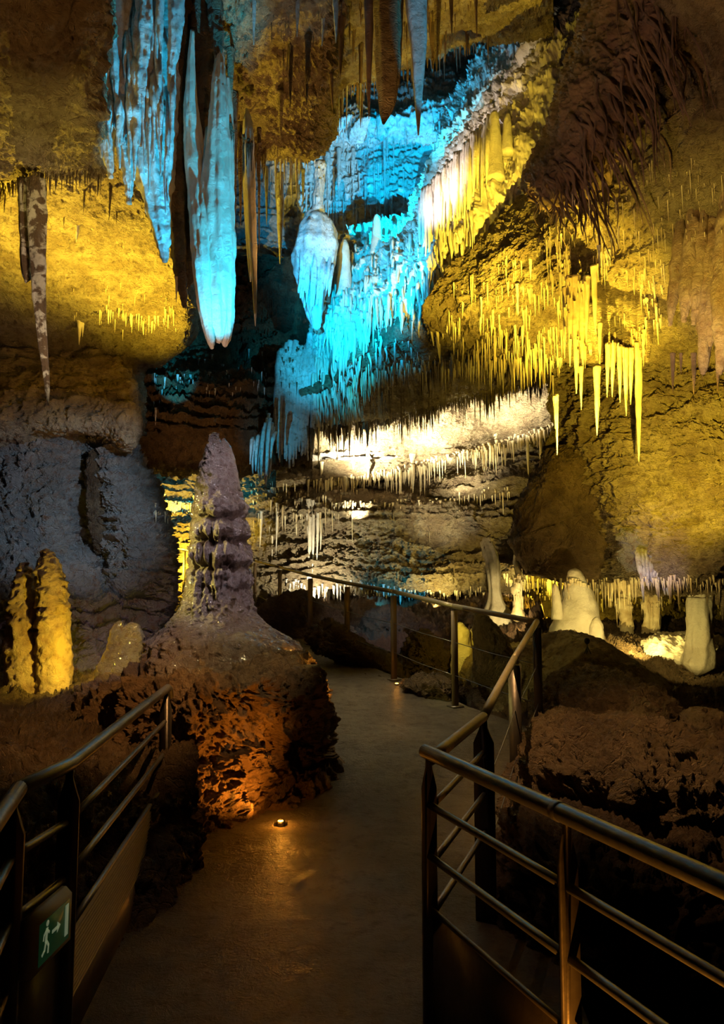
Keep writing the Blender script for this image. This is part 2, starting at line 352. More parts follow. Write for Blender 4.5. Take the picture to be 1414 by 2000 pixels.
# ceiling between middle mass and chimney (upper centre)
X=[600,680,760,840,920,1000,1080]
S(patch('ceiling_centre', rows(X,[
  (-350,[4.6]*7),(-120,[6.0]*7),(0,[7.6,8,8,8.2,8.4,8.6,9]),(70,[8.8,9.2,9.6,9.8,10,10.2,10.4]),
  ([150,140,120,90,70,60,50],[10,10.4,10.6,10.8,11,11.2,11.4]),
  ([175,165,135,100,75,65,55],[11.2,11.4,11.6,12,12,12.2,12.4]),
  ([120,110,80,50,30,20,10],[12.5,12.8,13,13,13,13,13]),
  ]), 220,260, M['ochre'], .10,1.6,.4,7))
# chimney back wall with strata
X=[440,520,600,680,760,840,920,1010]
S(patch('wall_back_chimney', rows(X,[
  (-60,[17]*8),(100,[16.5]*8),(180,[16,16,16,15.5,15.2,15,15,15]),(250,[16.2,16,15.6,14.8,14.6,14.4,14.4,14.4]),
  (285,[16.2,16,15.8,15.8,15.6,15.4,15.2,15]),(400,[16.5,16.3,16.2,16,15.6,15.2,15,15]),(560,[16.5]*8),(740,[16.4]*8),(900,[16.2]*8)
  ]), 420,280, M['blue'], .16,1.1,1.0,8))
# far brown mass behind tongue / stalagmite tip
X=[220,280,350,430,500,560,610]
S(patch('ceiling_far_left', rows(X,[
  (500,[15.5,15.5,15.5,15.4,15,14.8,15.6]),(570,[14.8,14.8,15.0,15.0,14.8,14.6,15]),(640,[13.8,13.8,14.4,14.8,14.8,14.6,14.6]),(700,[13.4,13.4,14.2,14.5,14.5,14.2,14.2]),(745,[13,13,13.2,13.4,13.6,13.6,13.6]),(780,[12.8,12.8,12.9,13.1,13.4,13.4,13.4]),
  (830,[12.6,12.6,12.7,12.9,13.1,13.2,13.2]),(880,[12.8,12.8,12.9,13.0,13.1,13.3,13.4]),(905,[13.6]*7),(915,[15]*7)
  ]), 180,240, M['brown'], .16,1.3,.7,9))
# lower back wall
X=[200,300,400,500,600,700,800,900,1000,1100,1200]
S(patch('wall_back', rows(X,[
  (860,[18]*11),(930,[17.6,17.4,17.4,17.2,17,17,17,17,17,17,17]),(990,[17.3,17.2,17.2,16.8,16.2,15.8,15.6,15.6,15.6,15.8,16]),
  (1050,[17]*4+[16.4,15.9,15.6,15.4,15.4,15.6,16]),(1110,[16.8]*4+[16.2,15.8,15.4,15.1,15.0,15.2,15.8]),
  (1150,[16.8]*4+[16.2,15.8,15.4,15.2,15.1,15.4,16]),(1180,[16.9]*4+[16.8,16.8,16.6,16.6,16.4,16.4,17]),(1260,[17.4]*11),(1340,[16.4]*11)
  ]), 330,560, M['ochre'], .14,1.3,.5,10))
# right ceiling, from overhead down to the soda straws
CRR=[]
for py,x0,ds in [(-400,1180,[4.6,4.0,3.6,3.2,3.2,3.2,3.2,3.2]),(-100,1180,[7.5,6.4,5.6,4.9,4.6,4.4,4.3,4.3]),(100,1150,[9,7.6,6.9,6.4,6.0,5.6,5.4,5.3]),(280,1095,[9.6,8.4,7.7,7.1,6.6,6.3,6.1,6.0]),
  (400,1010,[9.8,9.0,8.3,7.6,7.2,6.9,6.7,6.6]),(470,930,[10.2,9.6,8.9,8.3,7.8,7.3,7.0,6.8]),(550,860,[10.6,10.2,9.6,8.9,8.3,7.9,7.6,7.3]),(620,830,[11,10.6,10.1,9.5,8.9,8.6,8.3,8.0]),(705,860,[12.2,11.4,10.7,10.0,9.4,9.1,8.9,8.7])]:
    xs=[x0+(1700-x0)*t for t in (0,.07,.15,.27,.41,.56,.73,1)]
    CRR.append([(x,py,d) for x,d in zip(xs,ds)])
S(patch('ceiling_right',CRR,460,460,M['ochre'],.085,1.7,.35,11))
# ceiling left of it, under the flowstone down to the dark lip of the strata
X=[590,640,700,770,840,910,980,1050,1110]
S(patch('ceiling_strata', rows(X,[
  ([765,735,672,622,572,505,452,430,400],[13,12.9,12.6,12,11.4,10.6,10,9.5,9]),([772,752,690,655,620,575,540,520,500],[13,12.8,12.4,11.9,11.4,10.9,10.4,10,9.6]),([776,765,700,680,665,650,640,640,640],[13.2,13,12.6,12.2,11.8,11.4,11,10.6,10.2]),
  ([782,775,740,725,715,705,695,690,690],[13.4,13.3,13.1,12.9,12.6,12.3,12,11.6,11.2]),
  ([790,790,785,775,765,755,745,735,730],[14.3,14.2,14,13.8,13.5,13.2,12.9,12.6,12.3]),
  ([838,836,832,822,800,780,765,748,738],[15,14.9,14.7,14.5,14.2,13.9,13.6,13.2,12.8]),
  ([825,823,820,808,785,765,750,735,725],[15.5,15.3,15.1,14.9,14.7,14.4,14.1,13.8,13.4]),
  ]), 330,430, M['ochre'], .07,1.5,.5,12))
# second layer: lit underside ending at a diagonal lip
X=[540,620,700,780,860,940,1010,1080,1110]
S(patch('ceiling_strata_lower', rows(X,[
  ([800,800,798,790,770,750,735,720,710],[15.2,15.2,15.2,15,14.8,14.6,14.4,14,13.8]),
  ([880,880,870,862,850,835,815,800,790],[16.2,16.1,16,15.8,15.5,15.2,14.9,14.5,14.2]),
  ([915,912,908,900,880,860,840,822,812],[16.6,16.5,16.4,16.1,15.8,15.5,15.1,14.7,14.4]),
  ([938,935,930,918,898,878,858,838,828],[16.4,16.3,16.2,15.9,15.6,15.3,14.9,14.5,14.2]),
  ([948,945,940,928,908,888,868,848,838],[16.6,16.5,16.4,16.1,15.8,15.5,15.1,14.7,14.4]),
  ([940,938,930,918,898,878,858,838,828],[17.2,17.2,17.1,16.8,16.5,16.2,15.8,15.4,15.1]),
  ]), 260,430, M['ochre'], .07,1.5,.5,13))
# third: ledge under the second lip
X=[620,700,780,860,940,1010,1060]
S(patch('ceiling_strata_third', rows(X,[
  ([900,900,890,870,855,840,830],[17.4,17.3,17,16.6,16.2,15.8,15.6]),
  ([955,952,945,930,915,900,890],[16.6,16.5,16.3,16.1,15.9,15.6,15.4]),
  ([985,980,975,965,955,945,935],[16.2,16.1,15.9,15.7,15.5,15.3,15.2]),
  ([1000,998,992,985,978,970,960],[16.6,16.5,16.3,16.1,15.9,15.8,15.6]),
  ]), 150,330, M['ochre'], .09,1.6,.8,14))
# right wall
X=[1070,1110,1160,1210,1270,1340,1420,1600]
S(patch('wall_right', rows(X,[
  (660,[11,10.8,10.4,9.9,9.5,9.3,9.1,8.8]),(730,[11,10.8,10.3,9.8,9.4,9.2,9.0,8.6]),(830,[11.3,10.9,10.2,9.7,9.3,9.0,8.7,8.2]),
  ([900,885,930,930,930,930,930,930],[12,11.3,10.5,9.6,9.1,8.8,8.4,7.9]),([960,960,1010,1020,1020,1020,1020,1020],[13,12.4,11.2,9.8,8.9,8.5,8.1,7.6]),
  (1085,[13,12.6,11.6,10.2,8.9,8.4,8.0,7.5]),(1135,[13.2,12.8,11.8,10.5,9.2,8.7,8.3,7.8]),(1140,[14,14,13,12,11,10.5,10,9.5]),(1120,[15,15,14.5,14,13,12,12,12])
  ]), 520,460, M['ochre'], .14,1.6,.35,15))
# grotto wall behind the columns
X=[960,1000,1050,1120,1200,1280,1360,1440,1600]
S(patch('wall_grotto', rows(X,[
  (1100,[15,14.2]+[13.6]*7),(1120,[15,14.2]+[13.6]*7),(1140,[14.4]*9),(1220,[14.2]*9),(1270,[13.6]*9),(1320,[12.6]*9),(1380,11.0)
  ]), 180,420, M['ochre'], .12,1.6,.4,16))
# pit floor behind the far railing
X=[300,480,560,640,720,800,900,1000,1060]
S(patch('floor_pit', rows(X,[
  (1150,[18]*9),(1180,[17,17,16,16,16,16,15,14,13]),(1220,[15,15,14,13.5,13.5,13.5,12.5,12,11]),(1270,[13,13,12,11.6,11.4,11.4,11.2,10.4,9.6]),
  (1330,[11,11,10.4,10,9.6,9.4,9.4,9.0,8.4]),(1400,[9.5,9.5,9,8.6,8.4,8.4,8.2,7.8,7.4]),(1500,[8,8,8,8,7.6,7.6,7.2,7,6.4])
  ]), 200,330, M['dark'], .22,1.3,.3,17))
# right bank and mounds
X=[1030,1080,1140,1200,1280,1360,1460,1650]
S(patch('floor_right_bank', rows(X,[
  (1215,[12.6,12.4,12.2,12.2,12.4,12.4,12.2,12]),(1260,[10.4,10.2,10,10.2,10.8,11,11,10.8]),(1310,[9,8.8,8.8,9,9.6,9.8,9.6,9.4]),
  (1400,[6.8,7.0,7.2,7.4,7.8,8,8,7.8]),(1500,[5.3,5.4,5.6,5.8,6,6,6,6]),(1650,[4.2,4.2,4.3,4.4,4.5,4.6,4.6,4.6]),(1900,[3.7,3.7,3.7,3.7,3.7,3.7,3.6,3.6]),(2400,[3.4]*8)
  ]), 330,300, M['brown'], .12,1.8,.3,18))
# closing mass beyond and beside everything
def closing():
    b=Bag()
    n=90; th=np.linspace(0,2*math.pi,n,endpoint=False); k=40
    ys=np.linspace(-7,22.5,k); V=[]
    for y in ys:
        rr=1.0
        V.append(np.stack([np.cos(th)*10,np.full(n,y),4.6+np.sin(th)*11.5],1))
    V=np.array(V); c=np.array([0,0,2.4]); P=V.reshape(-1,3); d=rock_disp(P,.5,.5,.4,33)
    D=P-np.stack([P[:,0]*0,P[:,1],P[:,2]*0+4.6],1); D/=np.linalg.norm(D,axis=1)[:,None]; P=P+D*d[:,None]
    b.add(P,grid_faces(k,n,True))
    for e,y in ((0,-7),(k-1,22.5)):
        ring=P.reshape(k,n,3)[e]; V2=np.concatenate([ring,[[0,y,4.6]]]); j=np.arange(n); b.add(V2,None,np.stack([j,(j+1)%n,np.full(n,n)],1))
    return obj('wall_outer',b.mesh('wall_outer',M['dark']))
struct(closing())

# ------------------------------------------------------------------ the path
ZY=np.array([-2,4.0,5.45,6.5,7.6,8.6,9.7,10.9,14.0,15.5,16.2,17]); ZZ=np.array([0,0,.15,.36,.46,.60,.70,.82,1.02,1.2,1.5,1.6])
def zf(y): return float(np.interp(y,ZY,ZZ))
RIGHT=[(3.0,-2),(2.0,1.2),(.95,2.4),(.86,3.3),(.95,4.2),(1.22,5.45),(1.55,6.5),(1.02,7.65),(.45,8.65),(-.08,9.75),(-.62,10.95),(-1.38,13.9),(-2.6,16)]
LEFT=[(-3.0,-2),(-1.6,1.2),(-1.25,2.4),(-1.3,3.3),(-1.3,4.2),(-1.3,5.45),(-1.2,6.5),(-1.1,7.65),(-1.4,8.65),(-1.7,9.75),(-2.2,10.95),(-3.2,13.9),(-4.2,16)]
def build_path():
    n=320; m=120
    R=catmull(np.array(RIGHT),n); Lf=catmull(np.array(LEFT),n); t=np.linspace(0,1,m)
    G=R[:,None,:]*t[None,:,None]+Lf[:,None,:]*(1-t[None,:,None])
    y=G[...,1]; z=np.interp(y,ZY,ZZ); P=np.stack([G[...,0],y,z],-1).reshape(-1,3)
    P[:,2]+=.006*fbm(P*[6,6,1],4)+.012*fbm(P*[.8,.8,1]+9,3)
    V=P.reshape(n,m,3)
    # side skirts
    a=V[:,0].copy(); a[:,2]-=.6; c=V[:,-1].copy(); c[:,2]-=.6
    V=np.concatenate([a[:,None],V,c[:,None]],1)
    return obj('floor_path',mesh_np('floor_path',V.reshape(-1,3),grid_faces(n,m+2),M['path']))
m_=rock_mat('wet concrete path',(.20,.17,.13),(.30,.26,.20),(.13,.10,.08),rough=.38,bump=.8,scale=7,coat=.3,fine=45); M['path']=m_
PATH=struct(build_path())

# ================================================================== formations
bpy.context.view_layer.update(); DG=bpy.context.evaluated_depsgraph_get()
def hit(px,py,maxd=60):
    r=ray(px,py); r=r/np.linalg.norm(r)
    ok,loc,nor,idx,ob,mt=SC.ray_cast(DG,Vector(EYE),Vector(r),distance=maxd)
    return (np.array(loc),np.array(nor),ob) if ok else None
def depth(px,py,dflt=10.):
    h=hit(px,py); return float(h[0][1]) if h else dflt
def billow(P, o=3):
    a=1;s=0
    for i in range(o): s=s+a*np.abs(perlin(P*(2**i)+i*13.7)); a*=.5
    return s
def strand_arrays(pts, n=None, segs=None, rough=.12, flute=0, fl_amp=.12, bl=0., seed=0, flat=None, blsc=1.):
    """pts: (px,py,width_px,d) from root to tip"""
    P=np.array([at(p[0],p[1],p[3]) for p in pts]); R=np.array([p[2]*.5*p[3]/F for p in pts])
    L=abs(pts[-1][1]-pts[0][1]); n=n or int(max(10,min(140,L/4))); segs=segs or int(max(8,min(56,max(p[2] for p in pts)*.8)))
    path=catmull(P,n); rad=np.maximum(catmull(R[:,None],n)[:,0],.001)
    V,Q,T=tube_arrays(path,rad,segs,rough,flute,fl_amp,seed,True,flat)
    if bl:
        body=V[:-2].reshape(n,segs,3); D=body-path[:,None,:]; Dn=D/(np.linalg.norm(D,axis=2,keepdims=True)+1e-9)
        h=billow(body.reshape(-1,3)*blsc/ (rad.max()*.8)+seed,3).reshape(n,segs)
        body=body+Dn*(h*bl*rad.max())[...,None]; V[:-2]=body.reshape(-1,3)
    return V,Q,T
def strands(name, lists, mat, label, cat, group=None, parent=None, kind=None, **k):
    b=Bag()
    for i,p in enumerate(lists):
        kk=dict(k); kk['seed']=k.get('seed',0)+i*3.1; b.add(*strand_arrays(p,**kk))
    o=obj(name,b.mesh(name,mat),parent)
    if parent is None:
        f=lists[0][0]; rebase(o,at(f[0],f[1],f[3]))
        tag(o,label,cat,group)
    if kind: o['kind']=kind
    return o
def spike(px,top,tip,w,d,lean=0,bul=.0,dw=None):
    """control list of one icicle-shaped stalactite"""
    L=tip-top
    return [(px,top,w*1.15,d),(px+lean*.2,top+L*.15,w*.95,d),(px+lean*.4+bul,top+L*.4,w*.78,d),(px+lean*.7,top+L*.7,w*.5,d),(px+lean*.9,top+L*.9,w*.26,d),(px+lean,tip,w*.08,d)]

# --- left: grey blue curtain in the upper left
D1=6.15
cur=[
 [(195,-60,60,D1),(196,60,46,D1),(203,150,38,D1),(208,230,28,D1),(212,300,18,D1),(216,348,4,D1)],
 [(228,-60,56,D1),(228,80,50,D1),(236,160,44,D1),(240,230,36,D1),(247,300,24,D1),(252,350,16,D1),(252,398,4,D1)],
 [(262,-60,56,D1+.1),(258,60,46,D1+.1),(262,150,50,D1+.1),(262,230,40,D1+.1),(258,280,22,D1+.1),(256,310,8,D1+.1)],
 [(290,-60,44,D1-.1),(286,30,42,D1-.1),(280,120,36,D1-.1),(277,200,26,D1-.1),(274,285,4,D1-.1)],
 [(312,-60,20,D1-.25),(312,20,16,D1-.25),(313,70,9,D1-.25),(314,103,3,D1-.25)],
 [(347,-60,36,D1-.1),(344,40,28,D1-.1),(338,100,20,D1-.1),(333,140,12,D1-.1),(330,178,3,D1-.1)],
 [(300,-60,60,D1+.2),(305,80,66,D1+.2),(303,180,76,D1+.2),(300,270,84,D1+.2),(303,340,66,D1+.2),(310,410,40,D1+.2),(318,470,22,D1+.2),(322,512,5,D1+.2)],
 [(240,-60,100,D1+.25),(245,80,96,D1+.25),(255,180,80,D1+.25),(262,250,50,D1+.25),(268,320,26,D1+.25),(276,370,8,D1+.25)],
 [(212,-60,26,D1-.15),(214,30,20,D1-.15),(222,110,18,D1-.15),(226,180,10,D1-.15),(228,215,3,D1-.15)],
]
rg=np.random.default_rng(77)
for i in range(34):
    px=rg.uniform(192,345); t=rg.uniform(-60,230); lim=np.interp(px,[190,215,250,275,320,345],[300,330,380,330,480,300]); e=min(t+rg.uniform(90,240),lim); w=rg.uniform(8,20); d=D1-.12
    if e-t<50: continue
    cur.append([(px,t-10,w*.5,d+.2),(px+rg.uniform(-3,3),t+(e-t)*.3,w,d),(px+rg.uniform(-3,3),t+(e-t)*.65,w*.7,d),(px+rg.uniform(-4,4),e,2,d-.02)])
strands('stalactite_curtain',cur,M['blue'],'broad curtain of fused fluted stalactites lit blue above the yellow left ceiling','stalactite curtain',rough=.30,flute=7,fl_amp=.12,bl=.16,seed=3)
cur=[
 [(352,-60,40,D1+.4),(352,60,34,D1+.4),(348,170,30,D1+.4),(345,260,40,D1+.4),(342,350,42,D1+.4),(345,430,34,D1+.4),(350,500,24,D1+.4),(356,560,14,D1+.4),(362,600,5,D1+.4)],
 [(400,-60,60,D1+.5),(398,60,56,D1+.5),(400,150,50,D1+.5),(395,260,40,D1+.5),(380,360,40,D1+.5),(372,440,30,D1+.5),(370,510,20,D1+.5),(368,560,6,D1+.5)],
 [(420,-60,36,D1+.2),(420,20,26,D1+.2),(424,70,20,D1+.2),(428,120,14,D1+.2)],
 [(386,-60,14,D1),(386,10,10,D1),(388,62,3,D1)],
]
strands('rock_rib',cur,M['brown'],'rough dark brown rib of rock hanging between the blue curtain and the long tongue','rock rib',rough=.35,bl=.25,seed=9,flute=5)
tongue=[
 [(431,84,8,6.35),(429,110,17,6.35),(428,170,28,6.3),(427,250,42,6.3),(426,330,54,6.3),(425,420,64,6.3),(429,500,60,6.3),(434,560,52,6.3),(438,620,38,6.3),(440,655,24,6.3),(440,676,7,6.3)],
 [(376,60,8,6.35),(373,130,16,6.35),(373,210,28,6.35),(378,290,38,6.35),(384,370,38,6.3),(390,440,38,6.25),(395,520,38,6.2),(401,590,32,6.2),(407,640,24,6.2),(412,665,16,6.2),(414,681,5,6.2)],
 [(406,250,8,6.38),(404,340,34,6.34),(404,420,56,6.3),(408,490,64,6.3),(415,560,58,6.28),(422,620,44,6.26),(426,655,26,6.26),(428,668,10,6.26)],
 [(445,150,6,6.42),(447,240,20,6.42),(446,340,24,6.4),(447,440,22,6.4),(448,540,18,6.4),(446,620,12,6.4),(443,650,5,6.4)],
]
strands('giant_stalactite',tongue,M['pale'],'huge tongue shaped stalactite with a split pale tip, hanging above the tall stalagmite','stalactite',rough=.14,flute=9,fl_amp=.07,bl=.05,seed=21,blsc=2.5)
strands('stalactite',[[(482,215,8,7.3),(484,250,20,6.95),(487,340,22,6.9),(490,420,20,6.9),(493,480,17,6.9),(496,540,11,6.9),(498,600,6,6.9),(499,637,2,6.9)],
  [(478,330,10,6.95),(483,420,12,6.95),(487,500,9,6.95),(489,550,3,6.95)]],M['pale'],'slim pointed stalactite with an orange white tip right of the giant tongue','stalactite',rough=.1,flute=4,seed=5)
for i,(px,t,e,w,d,lab) in enumerate([
  (458,180,470,14,7.1,'red brown ribbon stalactite close against the right side of the giant tongue'),
  (470,240,440,12,7.3,'short rust brown stalactite behind the slim orange tipped one'),
  (506,250,490,8,7.3,'thin rust red stalactite just right of the slim orange tipped one'),
  (450,95,230,16,6.8,'tan stub stalactite at the upper right shoulder of the giant tongue')]):
    strands('stalactite',[spike(px,t,e,w,d)],M['brown' if i!=3 else 'ochre'],lab,'stalactite',rough=.2,seed=i)

# --- stalactite on the far left in front of the yellow ceiling
mott=rock_mat('mottled calcite',(.16,.10,.06),(.75,.68,.58),None,rough=.5,bump=.7,scale=26); 
mott.node_tree.nodes['Color Ramp'].color_ramp.elements[0].position=.47; mott.node_tree.nodes['Color Ramp'].color_ramp.elements[1].position=.55; M['mott']=mott
strands('stalactite',[[(70,352,36,6.2),(72,380,36,6.2),(73,440,34,6.2),(74,500,29,6.2),(76,560,25,6.2),(80,630,19,6.2),(87,700,13,6.2),(92,750,10,6.2),(94,791,2,6.2)],
 [(52,352,32,6.25),(50,400,26,6.25),(50,460,22,6.25),(51,520,18,6.25),(53,540,16,6.25),(50,552,4,6.25)]],M['mott'],'long mottled brown and white stalactite hanging alone at the far left','stalactite',rough=.2,flute=5,seed=31)

# --- hanging pieces in the upper centre
UC=[(497,-60,88,13,6.4,'blue','blue tipped stalactite at the top edge over the brown middle ceiling'),
 (583,-60,72,15,6.3,'blue','short blue stalactite at the top edge, first right of the brown middle ceiling'),
 (655,-60,84,17,6.3,'blue','bright blue stalactite at the top edge left of the long dark ones'),
 (632,40,92,8,7.2,'blue','tiny blue stalactite beside the bright blue one at the top'),
 (530,-30,66,7,6.6,'brown','thin brown stalactite below the top edge between two blue ones'),
 (568,90,212,11,7.4,'brown','dark crooked stalactite on the brown middle ceiling'),
 (602,75,205,13,7.4,'brown','dark straight stalactite on the right shoulder of the middle ceiling'),
 (548,185,280,12,7.8,'ochre','tan stalactite with a pale tip low on the middle ceiling'),
 (482,225,272,6,7.7,'ochre','small tan stalactite just right of the giant tongue shoulder'),
 (455,60,130,14,6.9,'ochre','blunt tan stalactite beside the top of the giant tongue'),
 (668,40,150,14,7.4,'root','dark stalactite between the bright blue one and the long black one'),
 (692,60,122,8,7.8,'root','short dark stalactite left of the long black one'),
 (721,-60,232,22,6.1,'root','long black stalactite left of the big brown drapery'),
 (741,-60,130,16,6.3,'root','dark stalactite squeezed between the black one and the brown drapery'),
 (783,-60,175,15,6.4,'root','dark stalactite between brown drapery and big blue one'),
 (855,-30,142,16,7.4,'ochre','brown stalactite right of the big blue one at the top'),
 (881,-30,66,11,7.4,'root','short brown stalactite second right of the big blue one'),
 (928,-30,76,9,7.2,'root','thin dark stalactite hanging alone over the blue chimney'),
 (846,40,128,20,8.2,'root','cluster tip of dark brown rock in front of the blue strata'),
 (705,90,250,10,8.0,'root','thin dark stalactite in front of the bright blue strata'),
 (646,150,215,9,8.6,'root','small dark stalactite at the lower edge of the centre ceiling')]
for i,(px,t,e,w,d,m,lab) in enumerate(UC):
    if t>0: d=depth(px,t+2)-.02; t-=6
    strands('stalactite',[spike(px,t,e,w,d,lean=random.uniform(-4,4))],M[m],lab,'stalactite',rough=.18,flute=4 if w>12 else 0,seed=40+i)
strands('drapery',[[(757,-60,60,6.2),(757,40,50,6.2),(758,110,48,6.2),(758,160,42,6.2),(757,195,34,6.2),(752,220,22,6.2),(749,242,5,6.2)],[(772,-60,30,6.3),(772,60,24,6.3),(768,140,14,6.3),(765,180,4,6.3)]],
  M['ochre'],'big leaf shaped brown drapery with a pale tip hanging at the top centre','drapery',rough=.12,flute=5,fl_amp=.14,seed=77,flat=(1,.6))
strands('stalactite',[[(812,-60,56,6.2),(814,20,46,6.2),(817,90,36,6.2),(817,150,26,6.2),(817,210,14,6.2),(817,264,3,6.2)]],M['blue'],'big smooth deep blue stalactite tapering to a needle at the top centre','stalactite',rough=.1,flute=4,seed=78)

# --- blue column and hanging things at the left side of the chimney
sw=[[(625,320,16,12.5),(622,380,18,12.4),(620,412,26,12.4),(617,425,48,12.4),(617,450,70,12.4),(616,490,80,12.4),(614,530,72,12.4),(612,560,56,12.4),(614,600,34,12.4),(618,640,16,12.4)]]
rg=np.random.default_rng(33)
for i in range(22):
    q=rg.uniform(-1,1); x=616+q*34; t=480+abs(q)*20+rg.uniform(-20,30); e=rg.uniform(555,612)
    sw.append([(x,t,7,12.15),(x-q*3-2,(t+e)/2,8,12.05),(x-q*2-5,e-8,5,12.1),(x-q*2-6,e,2,12.1)])
strands('column',sw,M['blue'],'stout blue flowstone column with a swollen middle beside the glowing cascade','column',rough=.25,flute=11,fl_amp=.05,bl=.16,seed=80)
for i,(px,t,e,w,d,lab) in enumerate([
  (521,330,440,9,9.4,'thin cyan stalactite nearest the giant tongue over the dark void'),
  (540,330,412,7,9.4,'short cyan stalactite second over the dark void'),
  (547,340,515,18,9.2,'long cyan stalactite over the dark void'),
  (592,330,400,8,10,'small cyan stalactite left of the swollen column'),
  (640,300,420,12,11.5,'blue stalactite rooted above the swollen column'),
  (662,290,400,10,11.8,'blue stalactite right of the swollen column'),
  (690,290,400,8,12,'slender cyan stalactite in the chimney mouth')]):
    if i>3: d=depth(px,t)-.05
    strands('stalactite',[spike(px,t,e,w,d)],M['blue'],lab,'stalactite',rough=.18,seed=90+i)
bl=[]
for i in range(16):
    px=542+i*4.6+random.uniform(-2,2); bl.append([(px+10,650+random.uniform(0,40),12,13.2),(px+6,700,15,13.1),(px+2,760,13,13.0),(px+random.uniform(-3,3),random.uniform(800,870),8,13.0),(px,random.uniform(880,915),2,13.0)])
strands('stalactite_curtain',bl,M['blue'],'tall dim blue curtain hanging below the cascade, left of the white strata','stalactite curtain',rough=.25,bl=.2,seed=101)
bl=[]
for i in range(13):
    px=490+i*3.4; e=random.uniform(890,962); bl.append([(px+8,808+abs(i-8)*9,6,12.3+.1*(i%3)),(px+3,855,7.5,12.2+.1*(i%3)),(px,e-25,5,12.2+.1*(i%3)),(px+random.uniform(-3,3),e,1.5,12.2+.1*(i%3))])
strands('stalactite_curtain',bl,M['blue'],'bright cyan tattered curtain to the right of the tall stalagmite top','stalactite curtain',rough=.25,bl=.2,seed=102)

# --- the big cascade of flowstone
CR=[
 [(1118,-40,11.5),(1128,-30,10.6),(1140,-20,10.3),(1155,-10,10.4),(1170,0,11.5)],
 [(1100,40,11.5),(1112,52,10.5),(1128,62,10.1),(1145,72,10.2),(1160,80,11.2)],
 [(1040,85,11.7),(1060,98,10.5),(1085,120,10.0),(1108,150,10.0),(1125,180,11.)],
 [(985,160,12.0),(1008,182,10.7),(1040,215,10.1),(1075,255,10.0),(1095,290,11.)],
 [(922,228,12.4),(948,258,11.0),(985,305,10.2),(1025,365,10.1),(1050,415,11.2)],
 [(862,288,12.8),(888,330,11.3),(925,385,10.4),(968,430,10.3),(1000,470,11.4)],
 [(825,370,13.3),(846,410,11.8),(872,445,10.8),(905,482,10.6),(935,520,11.7)],
 [(780,430,13.9),(806,470,12.4),(832,500,11.2),(855,532,11.0),(878,562,12)],
 [(705,440,14.4),(745,500,12.9),(790,545,11.9),(828,580,11.5),(855,605,12.4)],
 [(655,485,14.4),(692,545,13.2),(735,600,12.3),(772,630,12.1),(800,650,12.8)],
 [(628,560,14.2),(650,610,13.2),(682,650,12.6),(712,676,12.6),(735,690,13.2)],
 [(610,650,14.0),(626,688,13.2),(645,718,12.9),(664,736,12.9),(684,746,13.4)],
 [(603,730,13.8),(612,752,13.2),(624,770,13.1),(638,780,13.1),(652,784,13.5)],
 [(600,775,14),(606,782,13.7),(618,788,13.6),(630,790,13.6),(645,790,14)],
]
CASC_N,CASC_M=520,230
def flow_extra(P,u,v):
    drip=ridged(P*[5.,5.,.8]+2,4)*.15
    lump=fbm(P*[1.6,1.6,1.2]+4,3)*.12+billow(P*[3,3,1.6]+4,2)*.05
    return drip+lump
def flow_surface(CR,n,m,amp,seed,ex):
    C=np.array([[at(*p) for p in r] for r in CR],float); G=catmull(C,n); G=np.swapaxes(catmull(np.swapaxes(G,0,1),m),0,1)
    N=grid_normals(G)
    if np.sum(N*(EYE-G))<0: N=-N
    P=G.reshape(-1,3); d=rock_disp(P,amp,1.5,0,seed)+ex(P,None,None); P=P+N.reshape(-1,3)*d[:,None]
    return P.reshape(n,m,3)
def drips_on(G, count, lr, wr, b, seed, urange=(0,1), vrange=(.2,.95), curl=.0, side=(0,0)):
    rg=np.random.default_rng(seed); n,m,_=G.shape
    for _ in range(count):
        i=int(rg.uniform(*urange)*(n-1)); j=int(rg.uniform(*vrange)*(m-1)); p=G[i,j]; L=rg.uniform(*lr); r=rg.uniform(*wr)
        t=np.linspace(0,1,8)[:,None]; out=(EYE-p); out[2]=0; out/=np.linalg.norm(out)
        sx=rg.uniform(*side)
        path=p+np.array([0,0,.04])+ t*np.array([0,0,-L]) + out*(.015+.05*np.sin(t*2.2)) + np.array([1.0,0,0])*sx*(t**.6)*L
        path[:,0]+=rg.normal()*.01*np.sin(t[:,0]*6)
        b.tube(path,r*np.array([.9,1.1,1.1,1.0,.85,.65,.4,.12]),7,.2,seed=float(rg.uniform(0,50)))
G=flow_surface(CR,CASC_N,CASC_M,.08,50,flow_extra)
b=Bag(); b.add(G.reshape(-1,3),grid_faces(CASC_N,CASC_M))
drips_on(G,700,(.2,.6),(.014,.032),b,1,(.40,.97),(.1,.92))
casc=obj('flowstone_cascade',b.mesh('flowstone_cascade',M['pale'])); rebase(casc,G[-1,2]); tag(casc,'great flowstone cascade sweeping down from upper right, cyan at foot, yellow along crest','flowstone')
b=Bag(); drips_on(G,420,(.25,.8),(.016,.036),b,2,(.24,.97),(.90,1.0),side=(0,.25)); 
drips_on(G,110,(.5,1.0),(.026,.046),b,4,(.26,.62),(.72,.99),side=(.05,.35))
fr=obj('fringe',b.mesh('fringe',M['straw'])); fr.data.transform(Matrix.Translation(-casc.location)); fr.parent=casc; fr['kind']='stuff'
